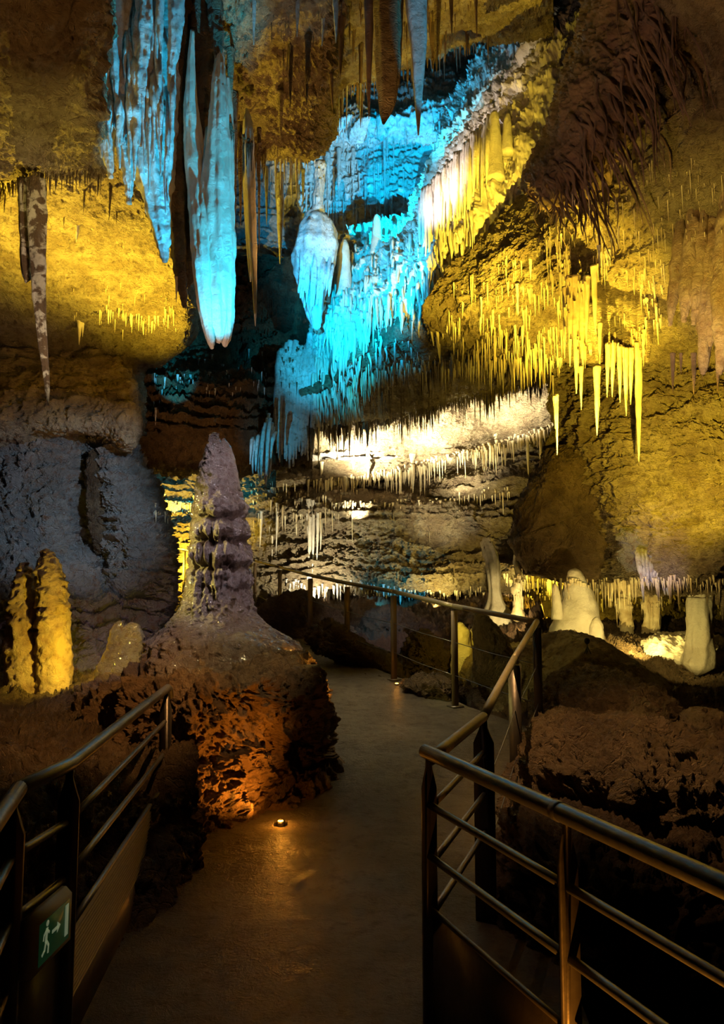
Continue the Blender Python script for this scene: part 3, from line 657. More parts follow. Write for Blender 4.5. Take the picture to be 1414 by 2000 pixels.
# pink white fluted wall between crest and chimney
b=Bag(); rg=np.random.default_rng(5)
bpy.context.view_layer.update(); DG=bpy.context.evaluated_depsgraph_get()
for i in range(52):
    t=i/51; px=955-t*132+rg.normal()*1.2; top=232+t*150+rg.normal()*5; Lp=rg.uniform(100,150)*(1-.15*t); d=min(depth(px,top+Lp*q) for q in (.1,.4,.7,.95))-.05
    b.add(*strand_arrays([(px,top,9,d+.1),(px-1,top+Lp*.3,10,d-.1),(px-2,top+Lp*.7,8,d-.1),(px-3,top+Lp,3,d)],n=14,segs=8,rough=.2,seed=i))
o=obj('fluted_curtain',b.mesh('fluted_curtain',M['pale'])); o.data.transform(Matrix.Translation(-casc.location)); o.parent=casc
# short stalagmites standing on the crest
for i,(px,t,e,w,lab) in enumerate([(966,218,330,26,'rounded yellow stalagmite standing on the cascade crest'),(991,222,280,18,'smaller rounded stalagmite beside the taller one on the cascade crest'),(735,420,480,18,'pointed cyan stalagmite on the cascade in front of the dark niche'),(672,470,560,24,'cyan peak at the left shoulder of the cascade')]):
    d=10.0 if i<2 else 13.0
    strands('stalagmite',[[(px,e+20,w*1.5,d),(px,e-10,w*1.2,d),(px,(t+e)/2,w,d),(px,t+12,w*.75,d),(px,t,w*.3,d)]],M['pale'],lab,'stalagmite',rough=.15,bl=.12,seed=110+i)
# dim blue upper cascade behind
CR2=[[(1050,-20,14),(1065,-5,13),(1085,10,12.8),(1100,30,14)],[(985,60,14),(1005,78,13.2),(1030,95,13),(1050,110,14)],[(930,130,14),(950,148,13.2),(975,165,13),(995,180,14)],[(890,190,14.2),(905,210,13.4),(925,228,13.3),(945,240,14)],[(850,250,14.6),(865,270,13.8),(880,290,13.8),(900,300,14.4)]]
G2=flow_surface(CR2,240,90,.10,51,flow_extra); b=Bag(); b.add(G2.reshape(-1,3),grid_faces(240,90)); drips_on(G2,260,(.2,.6),(.014,.03),b,6,(.02,.98),(.3,1.))
o=obj('flowstone_bank',b.mesh('flowstone_bank',M['blue'])); rebase(o,G2[-1,2]); tag(o,'dim blue bank of small dripping flowstone above and behind the bright cascade','flowstone')

# --- dark root-like drapery in the upper right
CR3=[[(1150,-80,8.8),(1190,-70,7.4),(1270,-60,6.9),(1330,-40,6.9),(1370,-10,7.8)],
 [(1140,20,9),(1170,30,7.7),(1230,40,7.2),(1290,50,7.1),(1330,80,8)],
 [(1115,110,9.2),(1140,115,8.0),(1180,130,7.5),(1225,150,7.4),(1260,190,8.2)],
 [(1090,190,9.4),(1110,200,8.2),(1145,220,7.8),(1180,250,7.7),(1210,300,8.5)],
 [(1065,260,9.6),(1085,280,8.5),(1110,300,8.1),(1140,330,8.1),(1160,370,8.8)],
 [(1035,325,9.8),(1048,340,8.8),(1065,355,8.5),(1085,380,8.5),(1100,400,9.2)],
 [(1020,370,10),(1030,378,9.3),(1042,385,9.1),(1055,395,9.2),(1065,400,9.6)]]
CR3=[[(x,y,d*.86) for x,y,d in r] for r in CR3]
G3=flow_surface(CR3,320,150,.07,52,lambda P,u,v: ridged(P*[5,5,2.]+2,3)*.06)
b=Bag(); b.add(G3.reshape(-1,3),grid_faces(320,150))
rt=obj('root_drapery',b.mesh('root_drapery',M['root'])); rebase(rt,G3[0,2]); tag(rt,'dark brown mass trailing root-like stone strands in the upper right','drapery')
b=Bag(); rg=np.random.default_rng(8)
for i in range(150):
    u=rg.uniform(0.02,.98); v=rg.uniform(.25,.95); p=G3[int(u*319),int(v*149)]
    L=rg.uniform(.35,1.0)*(1.0 if u<.75 else .5); t=np.linspace(0,1,14)[:,None]; side=rg.uniform(.15,.5)
    out=EYE-p; out[2]=0; out/=np.linalg.norm(out)
    path=p+out*.04+t*[0,0,-L]+np.array([1,0,0])*side*L*np.sqrt(t)+np.array([1,0,0])*.03*np.sin(t*rg.uniform(4,9)+rg.uniform(0,6))+out*(.10*np.sin(t*2.5))
    r0=rg.uniform(.010,.022); b.tube(path,r0*(1.1-.9*t[:,0]**1.5),6,.25,seed=i)
st=obj('strand',b.mesh('strand',M['root'])); st.data.transform(Matrix.Translation(-rt.location)); st.parent=rt; st['kind']='stuff'

# --- right: heavy yellow hanging mass with a lavender lump
def column_mass(name,cols,mat,label,cat,**k): return strands(name,cols,mat,label,cat,**k)
cm=[]
rg=np.random.default_rng(12)
for i in range(17):
    px=1316+i*11+rg.uniform(-4,4); e=rg.uniform(560,640) if i<6 else rg.uniform(660,735); top=430-i*7+rg.uniform(-25,25); d=depth(px+14,top,6.8); d=min(d,8.0); w=rg.uniform(18,34)
    cm.append([(px+16,top,w*.7,d+.25),(px+12,top+(e-top)*.25,w,d+.05),(px+6,top+(e-top)*.5,w*1.15,d),(px,top+(e-top)*.75,w*.9,d-.05),(px-4,e-20,w*.5,d-.05),(px-5,e,5,d-.05)])
strands('rock_curtain',cm,M['ochre_wet'],'heavy folded rock curtain at the right edge with a violet lit lower lump','rock curtain',rough=.3,bl=.22,seed=120)
cm=[]
for i in range(9):
    px=1155+i*14; d=8.6-.03*i; cm.append([(px+6,470+rg.uniform(-30,30),22,d+.3),(px+3,540,26,d),(px,600,26,d-.1),(px-2,650,18,d-.1),(px-2,690+rg.uniform(-10,20),5,d-.1)])
strands('rock_curtain',cm,M['ochre'],'yellow ribbed hanging rock right of the brightest stalactite bunch','rock curtain',rough=.3,bl=.22,seed=140)
RS=[(1112,560,715,15,'first bright yellow stalactite of the bunch under the right ceiling'),(1124,560,768,17,'longest bright yellow stalactite of the left bunch under the right ceiling'),
 (1137,570,738,15,'thick yellow stalactite in the middle of the right ceiling bunch'),(1103,580,700,9,'thin yellow stalactite at the left border of the bunch'),(1146,560,690,14,'yellow stalactite behind the bunch under the right ceiling'),
 (1160,540,650,15,'rounded yellow stalactite above the ribbed rock'),(1172,650,742,9,'small yellow stalactite between the two bunches'),
 (1166,735,850,13,'white icicle like stalactite between the two yellow bunches'),(1188,690,776,10,'cream stalactite at the left of the right bunch'),
 (1198,690,775,11,'cream stalactite second in the right bunch'),(1210,695,786,12,'cream stalactite third in the right bunch'),(1221,700,812,13,'cream stalactite fourth in the right bunch'),
 (1232,700,790,12,'cream stalactite just left of the longest needle'),(1246,690,902,16,'longest yellow needle stalactite hanging over the brown triangular block'),
 (1086,790,888,9,'pale thin stalactite at the corner above the triangular block'),(1135,735,800,8,'short cream stalactite below the left bunch')]
for i,(px,t,e,w,lab) in enumerate(RS):
    strands('stalactite',[spike(px,t-20,e,w,8.3,lean=rg.uniform(-3,3))],M['straw'],lab,'stalactite','large stalactites under the right ceiling',rough=.16,flute=4,seed=160+i)
for i,(px,t,e,w) in enumerate([(1314,690,768,10),(1355,690,770,11),(1372,690,742,8),(1402,640,768,14),(1330,690,730,7)]):
    strands('stalactite',[spike(px,t,e,w,6.9)],M['root'],['dark stalactite leftmost under the violet lump','dark stalactite in the middle under the violet lump','shorter dark stalactite under the violet lump','thick dark stalactite at the right edge of the picture','little dark stalactite beside the leftmost one under the violet lump'][i],'stalactite','dark stalactites below the right rock curtain',rough=.2,seed=180+i)

# --- rocks from an outline with real depth
def boulder(name, outline, dm, T, mat, label, cat, amp=.08, sc=2.2, seed=0, n=170, m=90, bl=0, tb=None, tilt=0., strata=.2, pw=.85):
    """outline in photo pixels at distance dm; T is the half depth towards / away from the viewer"""
    o=np.array(outline+[outline[0]],float); O=np.array([at(p[0],p[1],dm+(p[2] if len(p)>2 else 0)) for p in (tuple(q) for q in o)])
    seg=np.linalg.norm(np.diff(O,axis=0),axis=1); cum=np.concatenate([[0],np.cumsum(seg)])/seg.sum()
    # closed catmull
    k=len(O)-1; E=np.concatenate([O[-2:-1],O,O[1:2]]); tt=np.linspace(0,k,n,endpoint=False); i=tt.astype(int); f=(tt-i)[:,None]
    a,b_,c,d=E[i],E[i+1],E[i+2],E[i+3]; R=.5*((2*b_)+(-a+c)*f+(2*a-5*b_+4*c-d)*f*f+(-a+3*b_-3*c+d)*f**3)
    cen=R.mean(0); ph=np.linspace(0.02,math.pi-.02,m); s=np.sin(ph)**pw; co=np.cos(ph)
    G=cen+(R-cen)[None]*s[:,None,None]; G[...,1]-= (co*T)[:,None]; 
    N=grid_normals(G); V=G.reshape(-1,3); D=V-cen; Nn=N.reshape(-1,3); Nn=np.where((np.sum(Nn*D,1)<0)[:,None],-Nn,Nn)
    dd=rock_disp(V,amp,sc,strata,seed)
    if bl: dd=dd+bl*billow(V*sc*1.6+seed,3)
    dd=dd-dd.mean()-dd.std()*.5
    V=V+Nn*(dd*1.0)[:,None]
    j=np.arange(n); V=np.concatenate([V,[V[:n].mean(0)],[V[-n:].mean(0)]]); n0=len(V)-2
    T_=np.concatenate([np.stack([np.full(n,n0),(j+1)%n,j],1),np.stack([np.full(n,n0+1),(m-1)*n+j,(m-1)*n+(j+1)%n],1)])
    ob=obj(name,mesh_np(name,V,grid_faces(m,n,True),mat,True,T_)); base=cen.copy(); base[2]=V[:,2].min(); rebase(ob,base)
    return tag(ob,label,cat)
boulder('rock_block',[(1062,885),(1072,878),(1125,868),(1134,870),(1165,908),(1200,975),(1230,1034),(1233,1040),(1226,1085),(1212,1124),(1206,1130),(1120,1136),(1036,1124),(1028,1118),(997,1062),(994,1052),(1010,985),(1040,930)],11.2,.75,M['brown'],'huge dark brown triangular rock block wedged below the right ceiling','rock',amp=.07,sc=1.6,seed=61,n=300,m=160,pw=.42)

# --- the rocky pedestal by the path
PR=[
 [(150,1335,7.4),(230,1300,7.4),(320,1262,7.2),(400,1245,7.1),(480,1238,7.0),(535,1243,7.1),(572,1262,7.5),(590,1285,8.2)],
 [(150,1355,6.6),(230,1325,6.5),(310,1300,6.3),(390,1290,6.1),(470,1280,6.0),(545,1272,6.1),(590,1290,6.5),(604,1330,7.4)],
 [(150,1400,5.9),(230,1365,5.7),(300,1340,5.4),(380,1328,5.3),(460,1318,5.3),(540,1312,5.5),(596,1325,5.9),(612,1370,7.0)],
 [(150,1450,5.6),(230,1410,5.4),(300,1385,5.15),(370,1375,5.05),(450,1370,5.15),(530,1375,5.4),(604,1390,5.8),(626,1420,6.8)],
 [(150,1530,5.4),(230,1490,5.2),(300,1465,5.1),(360,1455,5.1),(440,1455,5.25),(520,1450,5.5),(606,1450,5.85),(640,1462,6.6)],
 [(160,1620,5.2),(230,1590,5.0),(300,1560,4.95),(360,1550,5.0),(430,1545,5.15),(510,1530,5.4),(606,1508,5.75),(652,1492,6.3)],
 [(180,1760,4.9),(240,1720,4.8),(300,1690,4.75),(352,1658,4.8),(420,1640,4.98),(495,1610,5.22),(606,1555,5.5),(668,1500,6.1)],
 [(180,1860,4.9),(240,1820,4.8),(300,1760,4.8),(352,1720,4.85),(420,1690,5.0),(495,1650,5.3),(606,1590,5.6),(668,1540,6.2)]]
ped=patch('rock_pedestal',PR,380,460,M['rock_ped'],.075,2.2,.2,62,extra=lambda P,u,v: (ridged(P*[2.6,2.6,1.5]+7,4)*.16+fbm(P*[1.6,1.6,1.0]+3,2)*.12)*np.clip((u-.12)*5,0,1)*np.clip((.93-u)*8,0,1))
rebase(ped,at(420,1660,5.2)); tag(ped,'craggy dark rock pedestal beside the path, carrying the tall sparkling stalagmite','rock')

# --- the tall stalagmite
def big_stalagmite():
    prof=[(846,414,423),(852,409,428),(862,405,434),(880,399,444),(910,391,457),(950,382,469),(1000,376,479),(1050,373,483),(1100,371,486),(1150,366,489),(1185,356,493),(1210,340,508),(1235,318,535),(1262,300,566),(1300,288,592),(1330,284,600)]
    pr=catmull(np.array(prof,float),330); n=len(pr); m=260; d=6.1; k=d/F
    th=np.linspace(0,2*math.pi,m,endpoint=False); y=pr[:,0]; cx=(pr[:,1]+pr[:,2])/2; r=(pr[:,2]-pr[:,1])/2
    C=np.array([at(a,b,d) for a,b in zip(cx,y)]); R=r*k
    V=C[:,None,:]+R[:,None,None]*np.stack([np.cos(th),np.sin(th),0*th],1)[None]
    P=V.reshape(-1,3); yy=np.repeat(y,m); T=np.tile(th,n)
    D=np.stack([np.cos(T),np.sin(T),0*T],1)
    front=np.clip(np.cos(T+math.pi*.40),0,1)**.6   # the banded face looks towards the path
    disp=.032*billow(P*9,2)+.022*billow(P*24+5,2)+.010*fbm(P*3,2)-.022
    band=0
    jig=3*np.sin(T*9)+4*perlin(P*7)
    for yb,dep in ((1012,.045),(1058,.05),(1108,.045),(965,.0),(1150,.02)):
        q=(yy+jig-yb); band=band-dep*np.exp(-(q/6.)**2)+dep*.6*np.exp(-((q+22)/16.)**2)
    dr=ridged(P*[16,16,2.2]+3,2)*.045*np.clip((yy-1000)/60,0,1)*np.clip((1215-yy)/30,0,1)
    disp=disp+(band+dr)*(.2+front)
    low=np.clip((yy-1190)/60,0,1); disp=disp+low*(.10*billow(P*3.2+9,3))
    V=P+D*disp[:,None]
    b=Bag(); V=np.concatenate([V,[V[:m].mean(0)+[0,0,.01]]]); j=np.arange(m); b.add(V,grid_faces(n,m,True),np.stack([np.full(m,n*m),(j+1)%m,j],1))
    b.add(*strand_arrays([(452,960,34,d-.02),(447,910,28,d-.03),(442,880,20,d-.03),(438,866,13,d-.03),(437,857,4,d-.03)],rough=.1,bl=.1,seed=2))
    o=obj('stalagmite',b.mesh('stalagmite',M['wet'])); rebase(o,at(430,1310,d)); 
    return tag(o,'tall sparkling bullet shaped stalagmite with banded dripping waist on the rock pedestal','stalagmite')
big_stalagmite()
def stump(lists,mat,lab,**k): return strands('stalagmite',lists,M[mat],lab,'stalagmite',**k)
stump([[(205,1350,46,6.6),(215,1310,44,6.6),(228,1270,36,6.6),(232,1235,26,6.6),(234,1215,8,6.6)],[(245,1355,80,6.65),(248,1310,72,6.65),(252,1270,56,6.65),(256,1235,40,6.65),(256,1218,10,6.65)]],'wet','small two-headed stalagmite on the bank left of the tall one',rough=.1,bl=.3,seed=4)
stump([[(60,1400,80,7.2),(56,1300,76,7.2),(54,1230,64,7.2),(50,1170,46,7.2),(48,1130,26,7.2),(47,1100,7,7.2)],[(105,1400,60,7.1),(106,1300,58,7.1),(104,1200,54,7.1),(98,1140,46,7.1),(93,1100,32,7.1),(91,1074,8,7.1)]],'ochre_wet','twin knobbly stalagmite glowing yellow at the far left',rough=.12,bl=.35,seed=6,blsc=1.6)

# --- far grotto at the right, under the overhang
stump([[(1128,1270,110,9.9),(1128,1235,92,9.9),(1132,1205,74,9.9),(1132,1175,60,9.9),(1128,1150,44,9.9),(1125,1130,30,9.9),(1124,1117,20,9.9),(1124,1112,8,9.9)]],'pale','glowing cream stalagmite shaped like a flame, on the mound under the overhang',rough=.13,bl=.12,seed=201,flute=3,fl_amp=.06)
stump([[(1088,1210,22,9.8),(1087,1180,18,9.8),(1084,1150,12,9.8),(1083,1140,4,9.8)]],'pale','small cream stalagmite at the left flank of the flame shaped one',rough=.12,bl=.15,seed=202)
stump([[(1164,1250,30,9.6),(1165,1230,26,9.6),(1165,1215,18,9.6),(1165,1207,5,9.6)]],'pale','little rounded cream stalagmite at the right foot of the flame shaped one',rough=.1,bl=.15,seed=203)
strands('column',[[(950,1060,22,14.6),(956,1080,26,13.4),(961,1095,26,12.4),(964,1120,24,12),(966,1150,22,12),(968,1175,30,12),(970,1195,50,12),(970,1215,70,12)]],M['pale'],'pale fluted column with a flared white foot under the overhang','column',rough=.15,flute=6,seed=204)
CL=[(1222,1125,1262,26,'stout knobbly column first right of the flame shaped stalagmite'),(1262,1130,1250,14,'thin column beside the gap in the grotto'),(1278,1130,1262,22,'cream column with a spread foot in the middle of the grotto'),(1010,1118,1200,16,'thin dim column left of the flame shaped stalagmite')]
for i,(px,t,e,w,lab) in enumerate(CL):
    strands('column',[[(px,t-40,w*.5,12.2),(px,t-14,w*.7,11.6),(px+3,t+(e-t)*.2,w*.6,11.4),(px-2,t+(e-t)*.4,w*.9,11.4),(px+2,t+(e-t)*.6,w*.7,11.4),(px,e-16,w*1.0,11.4),(px,e+6,w*1.6,11.4)]],M['straw'],lab,'column',rough=.45,bl=.4,seed=210+i)
strands('column',[[(1366,1120,36,9.6),(1366,1160,42,9.6),(1366,1168,40,9.6),(1366,1172,46,9.6),(1365,1220,46,9.6),(1364,1270,50,9.6),(1362,1300,58,9.6)]],M['pale'],'big cream trunk shaped column at the right of the grotto','column',rough=.2,flute=8,fl_amp=.05,bl=.12,seed=220)
strands('rock_curtain',[[(1386+i*10,1020+rg.uniform(-10,10),18,9.3),(1384+i*10,1100,14,9.3),(1382+i*10,1160+rg.uniform(-20,20),8,9.3),(1381+i*10,1190+rg.uniform(-20,40),2,9.3)] for i in range(5)],M['ochre'],'ragged rock fringe hanging at the right edge above the trunk column','rock curtain',rough=.3,seed=225)
boulder('rock',[(173,892),(190,880),(212,955),(222,1040),(218,1078),(190,1085),(180,1040),(172,970)],10.0,.25,M['brown'],'orange brown vertical inset of rock in the grey left wall','rock',amp=.06,sc=3,seed=59)
boulder('rock_lump',[(1212,1055),(1222,1036),(1250,1032),(1290,1046),(1330,1066),(1345,1100),(1310,1130),(1262,1126),(1222,1098)],9.25,.3,M['grey'],'violet lit lump of rock right of the triangular block','rock',amp=.09,sc=3,seed=69,bl=.1)
strands('rock_fringe',[[(1244+i*9,1062,4,9.3),(1247+i*8,1084,11,8.85),(1250+i*7,1110,11,8.7),(1254+i*6,1135+rg.uniform(-8,8),7,8.7),(1257+i*6,1165+rg.uniform(-30,25),2,8.7)] for i in range(10)],M['blue'],'dark claw like stone roots trailing below the violet lump','rock fringe',rough=.3,bl=.2,seed=226)
boulder('flowstone_mound',[(1240,1290),(1250,1255),(1290,1240),(1330,1232),(1400,1240),(1440,1260),(1440,1330),(1330,1330)],10.4,.6,M['pale'],'bright cream flowstone floor at the foot of the grotto columns','flowstone',amp=.05,bl=.08,seed=63)
boulder('rock_mound',[(890,1420),(895,1345),(915,1290),(960,1262),(1010,1262),(1060,1248),(1100,1232),(1150,1238),(1200,1262),(1262,1310),(1300,1350),(1240,1440),(1050,1450)],8.9,1.0,M['ochre'],'tan slope of rock carrying the flame shaped stalagmite','rock',amp=.05,sc=1.8,seed=64,n=260,m=140,pw=.8)
boulder('standing_rock',[(932,1340),(925,1270),(924,1195),(932,1180),(948,1192),(975,1225),(1000,1265),(1015,1320),(990,1350)],8.3,.25,M['brown'],'flat pointed brown rock standing behind the far railing','rock',amp=.03,seed=65)
stump([[(905,1325,44,9.2),(903,1290,38,9.2),(902,1255,30,9.2),(899,1230,22,9.2),(898,1217,6,9.2)],[(925,1320,20,9.3),(925,1280,18,9.3),(924,1240,14,9.3),(924,1228,5,9.3)]],'pale','yellow lit knobbly stalagmite framed by two posts of the far railing',rough=.15,bl=.3,seed=230)
boulder('boulder',[(1045,1450),(1048,1370),(1062,1345),(1100,1322),(1150,1306),(1215,1312),(1262,1338),(1300,1375),(1345,1410),(1414,1425),(1500,1440),(1500,1520),(1250,1520),(1080,1490)],7.0,1.1,M['brown'],'rounded brown boulder behind the right railing corner, carrying a tiny lamp','boulder',amp=.07,sc=2.0,seed=66,n=300,m=160,bl=.08)
boulder('boulder',[(985,1600),(1015,1500),(1050,1440),(1100,1405),(1180,1398),(1280,1420),(1400,1440),(1560,1480),(1600,1700),(1500,1850),(1250,1850),(1060,1740)],4.9,1.0,M['brown'],'broad wrinkled boulder filling the space behind the near right railing','boulder',amp=.065,sc=2.0,seed=67,n=420,m=240,bl=.05,strata=.8)
boulder('boulder',[(940,1960),(950,1800),(985,1640),(1060,1590),(1200,1600),(1400,1620),(1700,1700),(1700,2300),(1100,2300)],4.0,.7,M['dark'],'dark fluted rock below the near right railing','boulder',amp=.09,sc=2.6,seed=68,n=260,m=140)
for i,(o_,d,lab) in enumerate([([(1180,1445),(1200,1390),(1240,1372),(1275,1392),(1280,1440)],6.2,'small round stone left of two on the wrinkled right boulder'),([(1330,1480),(1335,1400),(1380,1385),(1440,1410),(1450,1500)],5.7,'brown knob of rock at the right edge above the wrinkled boulder'),
   ([(1160,1400),(1165,1375),(1190,1368),(1210,1380),(1210,1410)],6.4,'little brown stone between the two right boulders'),([(1190,1560),(1200,1515),(1225,1503),(1250,1530),(1260,1580)],4.1,'rounded lump on the slope of the wrinkled boulder')]):
    boulder('stone',o_,d,.22,M['brown'],lab,'stone',amp=.03,sc=4,seed=70+i,n=80,m=50)
for i,(o_,d,lab,m) in enumerate([([(500,1215),(520,1175),(560,1152),(600,1160),(650,1190),(690,1230),(720,1270),(640,1290)],11.9,'low dark reddish rock behind the far railing, nearest the tall stalagmite','brown'),
   ([(775,1330),(785,1270),(815,1230),(845,1245),(885,1290),(900,1330)],10.0,'dark reddish rock behind the far railing between two posts','brown'),
   ([(690,1260),(720,1200),(770,1180),(810,1200),(840,1240),(830,1290),(740,1300)],12.5,'blue lit dark rock deep behind the far railing','dark'),
   ([(600,1250),(640,1215),(690,1240),(760,1290),(830,1340),(800,1360),(700,1320)],9.7,'long low brown kerb of rock along the far railing foot','brown'),
   ([(788,1345),(810,1320),(850,1315),(900,1330),(905,1365),(860,1380)],8.3,'flat brown rock at the path edge beside the orange floor light','brown')]):
    boulder('rock',o_,d,.45,M[m],lab,'rock',amp=.10,sc=2.6,seed=80+i,n=140,m=80)
# tiny lamp on the boulder
lt=thing('spot_lamp','tiny black ball lamp on a stand on top of the rounded boulder','lamp',at(1147,1270,6.6))
b=Bag(); k=6.6/F
def ball(b,c,r,n=14,m=20,sq=(1,1,1)):
    ph=np.linspace(0,math.pi,n); th=np.linspace(0,2*math.pi,m,endpoint=False)
    V=np.stack([np.sin(ph)[:,None]*np.cos(th),np.sin(ph)[:,None]*np.sin(th),np.cos(ph)[:,None]*np.ones(m)],-1)*r*np.array(sq)+c
    b.add(V.reshape(-1,3),grid_faces(n,m,True))
def pmat(name,col,rough=.4,metal=0.,emit=None,es=0,bump=0):
    m=bpy.data.materials.new(name); m.use_nodes=True; bs=m.node_tree.nodes['Principled BSDF']; nt=m.node_tree
    bs.inputs['Base Color'].default_value=(*col,1); bs.inputs['Roughness'].default_value=rough; bs.inputs['Metallic'].default_value=metal
    if emit: bs.inputs['Emission Color'].default_value=(*emit,1); bs.inputs['Emission Strength'].default_value=es
    n=nt.nodes.new('ShaderNodeTexNoise'); n.inputs['Scale'].default_value=30; n.inputs['Detail'].default_value=6
    g=nt.nodes.new('ShaderNodeNewGeometry'); nt.links.new(g.outputs['Position'],n.inputs['Vector'])
    if not emit:
        mr=nt.nodes.new('ShaderNodeMapRange'); nt.links.new(n.outputs['Fac'],mr.inputs[0]); mr.inputs[3].default_value=max(rough-.12,.05); mr.inputs[4].default_value=rough+.15; nt.links.new(mr.outputs[0],bs.inputs['Roughness'])
        if bump:
            bp=nt.nodes.new('ShaderNodeBump'); bp.inputs['Strength'].default_value=bump; bp.inputs['Distance'].default_value=.01; nt.links.new(n.outputs['Fac'],bp.inputs['Height']); nt.links.new(bp.outputs[0],bs.inputs['Normal'])
    return m
M['black']=pmat('black plastic',(.01,.01,.01),.4)
M['steel']=pmat('dark painted steel',(.16,.14,.13),.42,.75,bump=.15)
M['tube']=pmat('worn steel tube',(.20,.20,.21),.36,.8,bump=.2)
M['bar']=pmat('weathered handrail',(.36,.31,.22),.45,.6,bump=.3)
M['panel']=pmat('dark panel',(.06,.05,.045),.5,.3,bump=.15)
M['strip']=pmat('plain steel strip',(.30,.22,.15),.45,.5,bump=.1)
M['post']=pmat('weathered post',(.22,.16,.10),.5,.4,bump=.2)
ball(b,np.array([0,0,18*k]),5.5*k,sq=(1,1,1.2)); obj('lamp_head',b.mesh('lamp_head',M['black']),lt)
b=Bag(); b.tube([[0,0,-.02],[0,0,12*k]],[.6*k*1.4]*2,6)
for a in range(3): b.tube([[0,0,8*k],[math.cos(a*2.1)*7*k,math.sin(a*2.1)*7*k,-.03]],[.9*k]*2,6)
obj('stand',b.mesh('stand',M['black']),lt)

# ================================================================== railings
def tube_obj(name,p0,p1,r,mat,parent,segs=16,n=6,more=None):
    pts=[p0,p1] if more is None else more
    pts=np.array(pts,float)
    if more is None: pts=p0+(np.array(p1)-p0)*np.linspace(0,1,n)[:,None]
    b=Bag(); b.tube(pts,[r]*len(pts),segs); o=obj(name,b.mesh(name,mat),parent)
    o.data.transform(Matrix.Translation(-Vector(parent.location))); return o
def local(o,parent): o.data.transform(Matrix.Translation(-Vector(parent.location))); return o
def plate_post(parent,base,top_z,dirv,w=.062,t=.010,taper=True,name='post'):
    """flat steel blade post with a chamfered head; dirv = along the rail"""
    u=np.array([dirv[0],dirv[1],0.]); u/=np.linalg.norm(u); v=np.array([-u[1],u[0],0.])
    b=Bag(); zb=base[2]-.03; h=w/2
    prof=[(-h,zb),(h,zb),(h,top_z-.11),(h*.35,top_z-.035),(h*.35,top_z),(-h*.35,top_z),(-h*.35,top_z-.035),(-h,top_z-.11)]
    poly=[np.array([base[0],base[1],0])+v*p+np.array([0,0,z])-u*t/2 for p,z in prof]
    b.prism(poly,u*t); o=obj(name,b.mesh(name,M['steel'],False),parent); return local(o,parent)
def lerp(a,b,t): return np.array(a)+(np.array(b)-np.array(a))*t
RZ=1.0
# near right railing
A=np.array([.245,2.90,0.]); Bp=np.array([.545,2.12,0.]); Dn=(Bp-A)/np.linalg.norm(Bp-A); Cp=A+Dn*2.1
rr=thing('railing','dark steel railing panel nearest the viewer on the right, its tube handrail lit orange underneath','railing',A+Dn*.0)
tube_obj('handrail',A-Dn*.03+[0,0,RZ],Cp+[0,0,RZ],.0255,M['tube'],rr,20,12)
b=Bag(); q=A+Dn*.80+[0,0,RZ]; b.tube([q-Dn*.012,q+Dn*.012],[.0275]*2,20); o=obj('rail_sleeve',b.mesh('rail_sleeve',M['tube']),rr); local(o,rr)
for p in (A,Bp,Bp+Dn*.95): plate_post(rr,p,RZ-.015,(Dn[0],Dn[1]),w=.056,t=.014)
for z in (.815,.635):
    for s_,e_ in ((0,.83),(.84,1.78),(1.79,2.1)):
        tube_obj('rail',A+Dn*(s_+.0)+[0,0,z],A+Dn*e_+[0,0,z],.0135,M['tube'],rr,14)
def panel(parent,a,b_,z0,z1,off,mat,name='panel',t=.006,slot=False):
    u=(b_-a)/np.linalg.norm(b_-a); v=np.array([-u[1],u[0],0])
    bb=Bag(); bb.prism([a+v*off+[0,0,z0],b_+v*off+[0,0,z0],b_+v*off+[0,0,z1],a+v*off+[0,0,z1]],v*t)
    o=obj(name,bb.mesh(name,mat,False),parent); return local(o,parent)
for s_,e_ in ((.03,.80),(.87,1.75)): 
    panel(rr,A+Dn*s_,A+Dn*e_,.06,.45,-.003,M['panel'])
    tube_obj('panel_rail',A+Dn*s_+[0,0,.455],A+Dn*e_+[0,0,.455],.010,M['steel'],rr,10)
# cable railing going up the ramp
PK=[(.262,2.95),(.60,3.88),(1.06,5.42),(1.46,6.48),(.905,7.6),(.352,8.6),(-.185,9.7),(-.73,10.9),(-1.48,13.9),(-2.14,15.4),(-3.72,16.1),(-4.12,16.3),(-5.2,16.6)]
P3=[np.array([x,y,zf(y)]) for x,y in PK]
fr_=thing('railing','long cable railing following the ramp from the right corner to behind the tall stalagmite','railing',P3[3])
for seg in (P3[:4],P3[3:]):
    for i in range(len(seg)-1):
        a=seg[i]+[0,0,RZ-.03]; c=seg[i+1]+[0,0,RZ-.03]; u=(c-a)/np.linalg.norm(c-a)
        tube_obj('handrail',a-u*.012,c+u*.012,.024,M['bar'],fr_,14)
for i,p in enumerate(P3):
    if i in(0,): continue
    u=(P3[min(i+1,len(P3)-1)]-P3[i-1]); 
    b=Bag(); ang=math.atan2(u[1],u[0])
    if i==1:
        plate_post(fr_,p,p[2]+RZ-.045,(u[0],u[1]),w=.10,t=.02)
        continue
    w=.085 if i==2 else .070; b.box(p+[0,0,(RZ-.05)/2-.02],.014 if i>2 else .03,w,RZ-.06,rz=ang)
    o=obj('post',b.mesh('post',M['steel' if i in(2,3) else 'post'],False),fr_); local(o,fr_)
    b=Bag(); b.box(p+[0,0,.006],.12,.12,.012,rz=ang); o=obj('base_plate',b.mesh('base_plate',M['steel'],False),fr_); local(o,fr_)
for z in (.30,.62):
    for i in range(1,len(P3)-1):
        a=P3[i]+[0,0,z]; c=P3[i+1]+[0,0,z]; mid=(a+c)/2-[0,0,.012]
        tube_obj('cable',a,c,.0036,M['tube'],fr_,6,more=[a,(a+mid)/2,mid,(mid+c)/2,c])
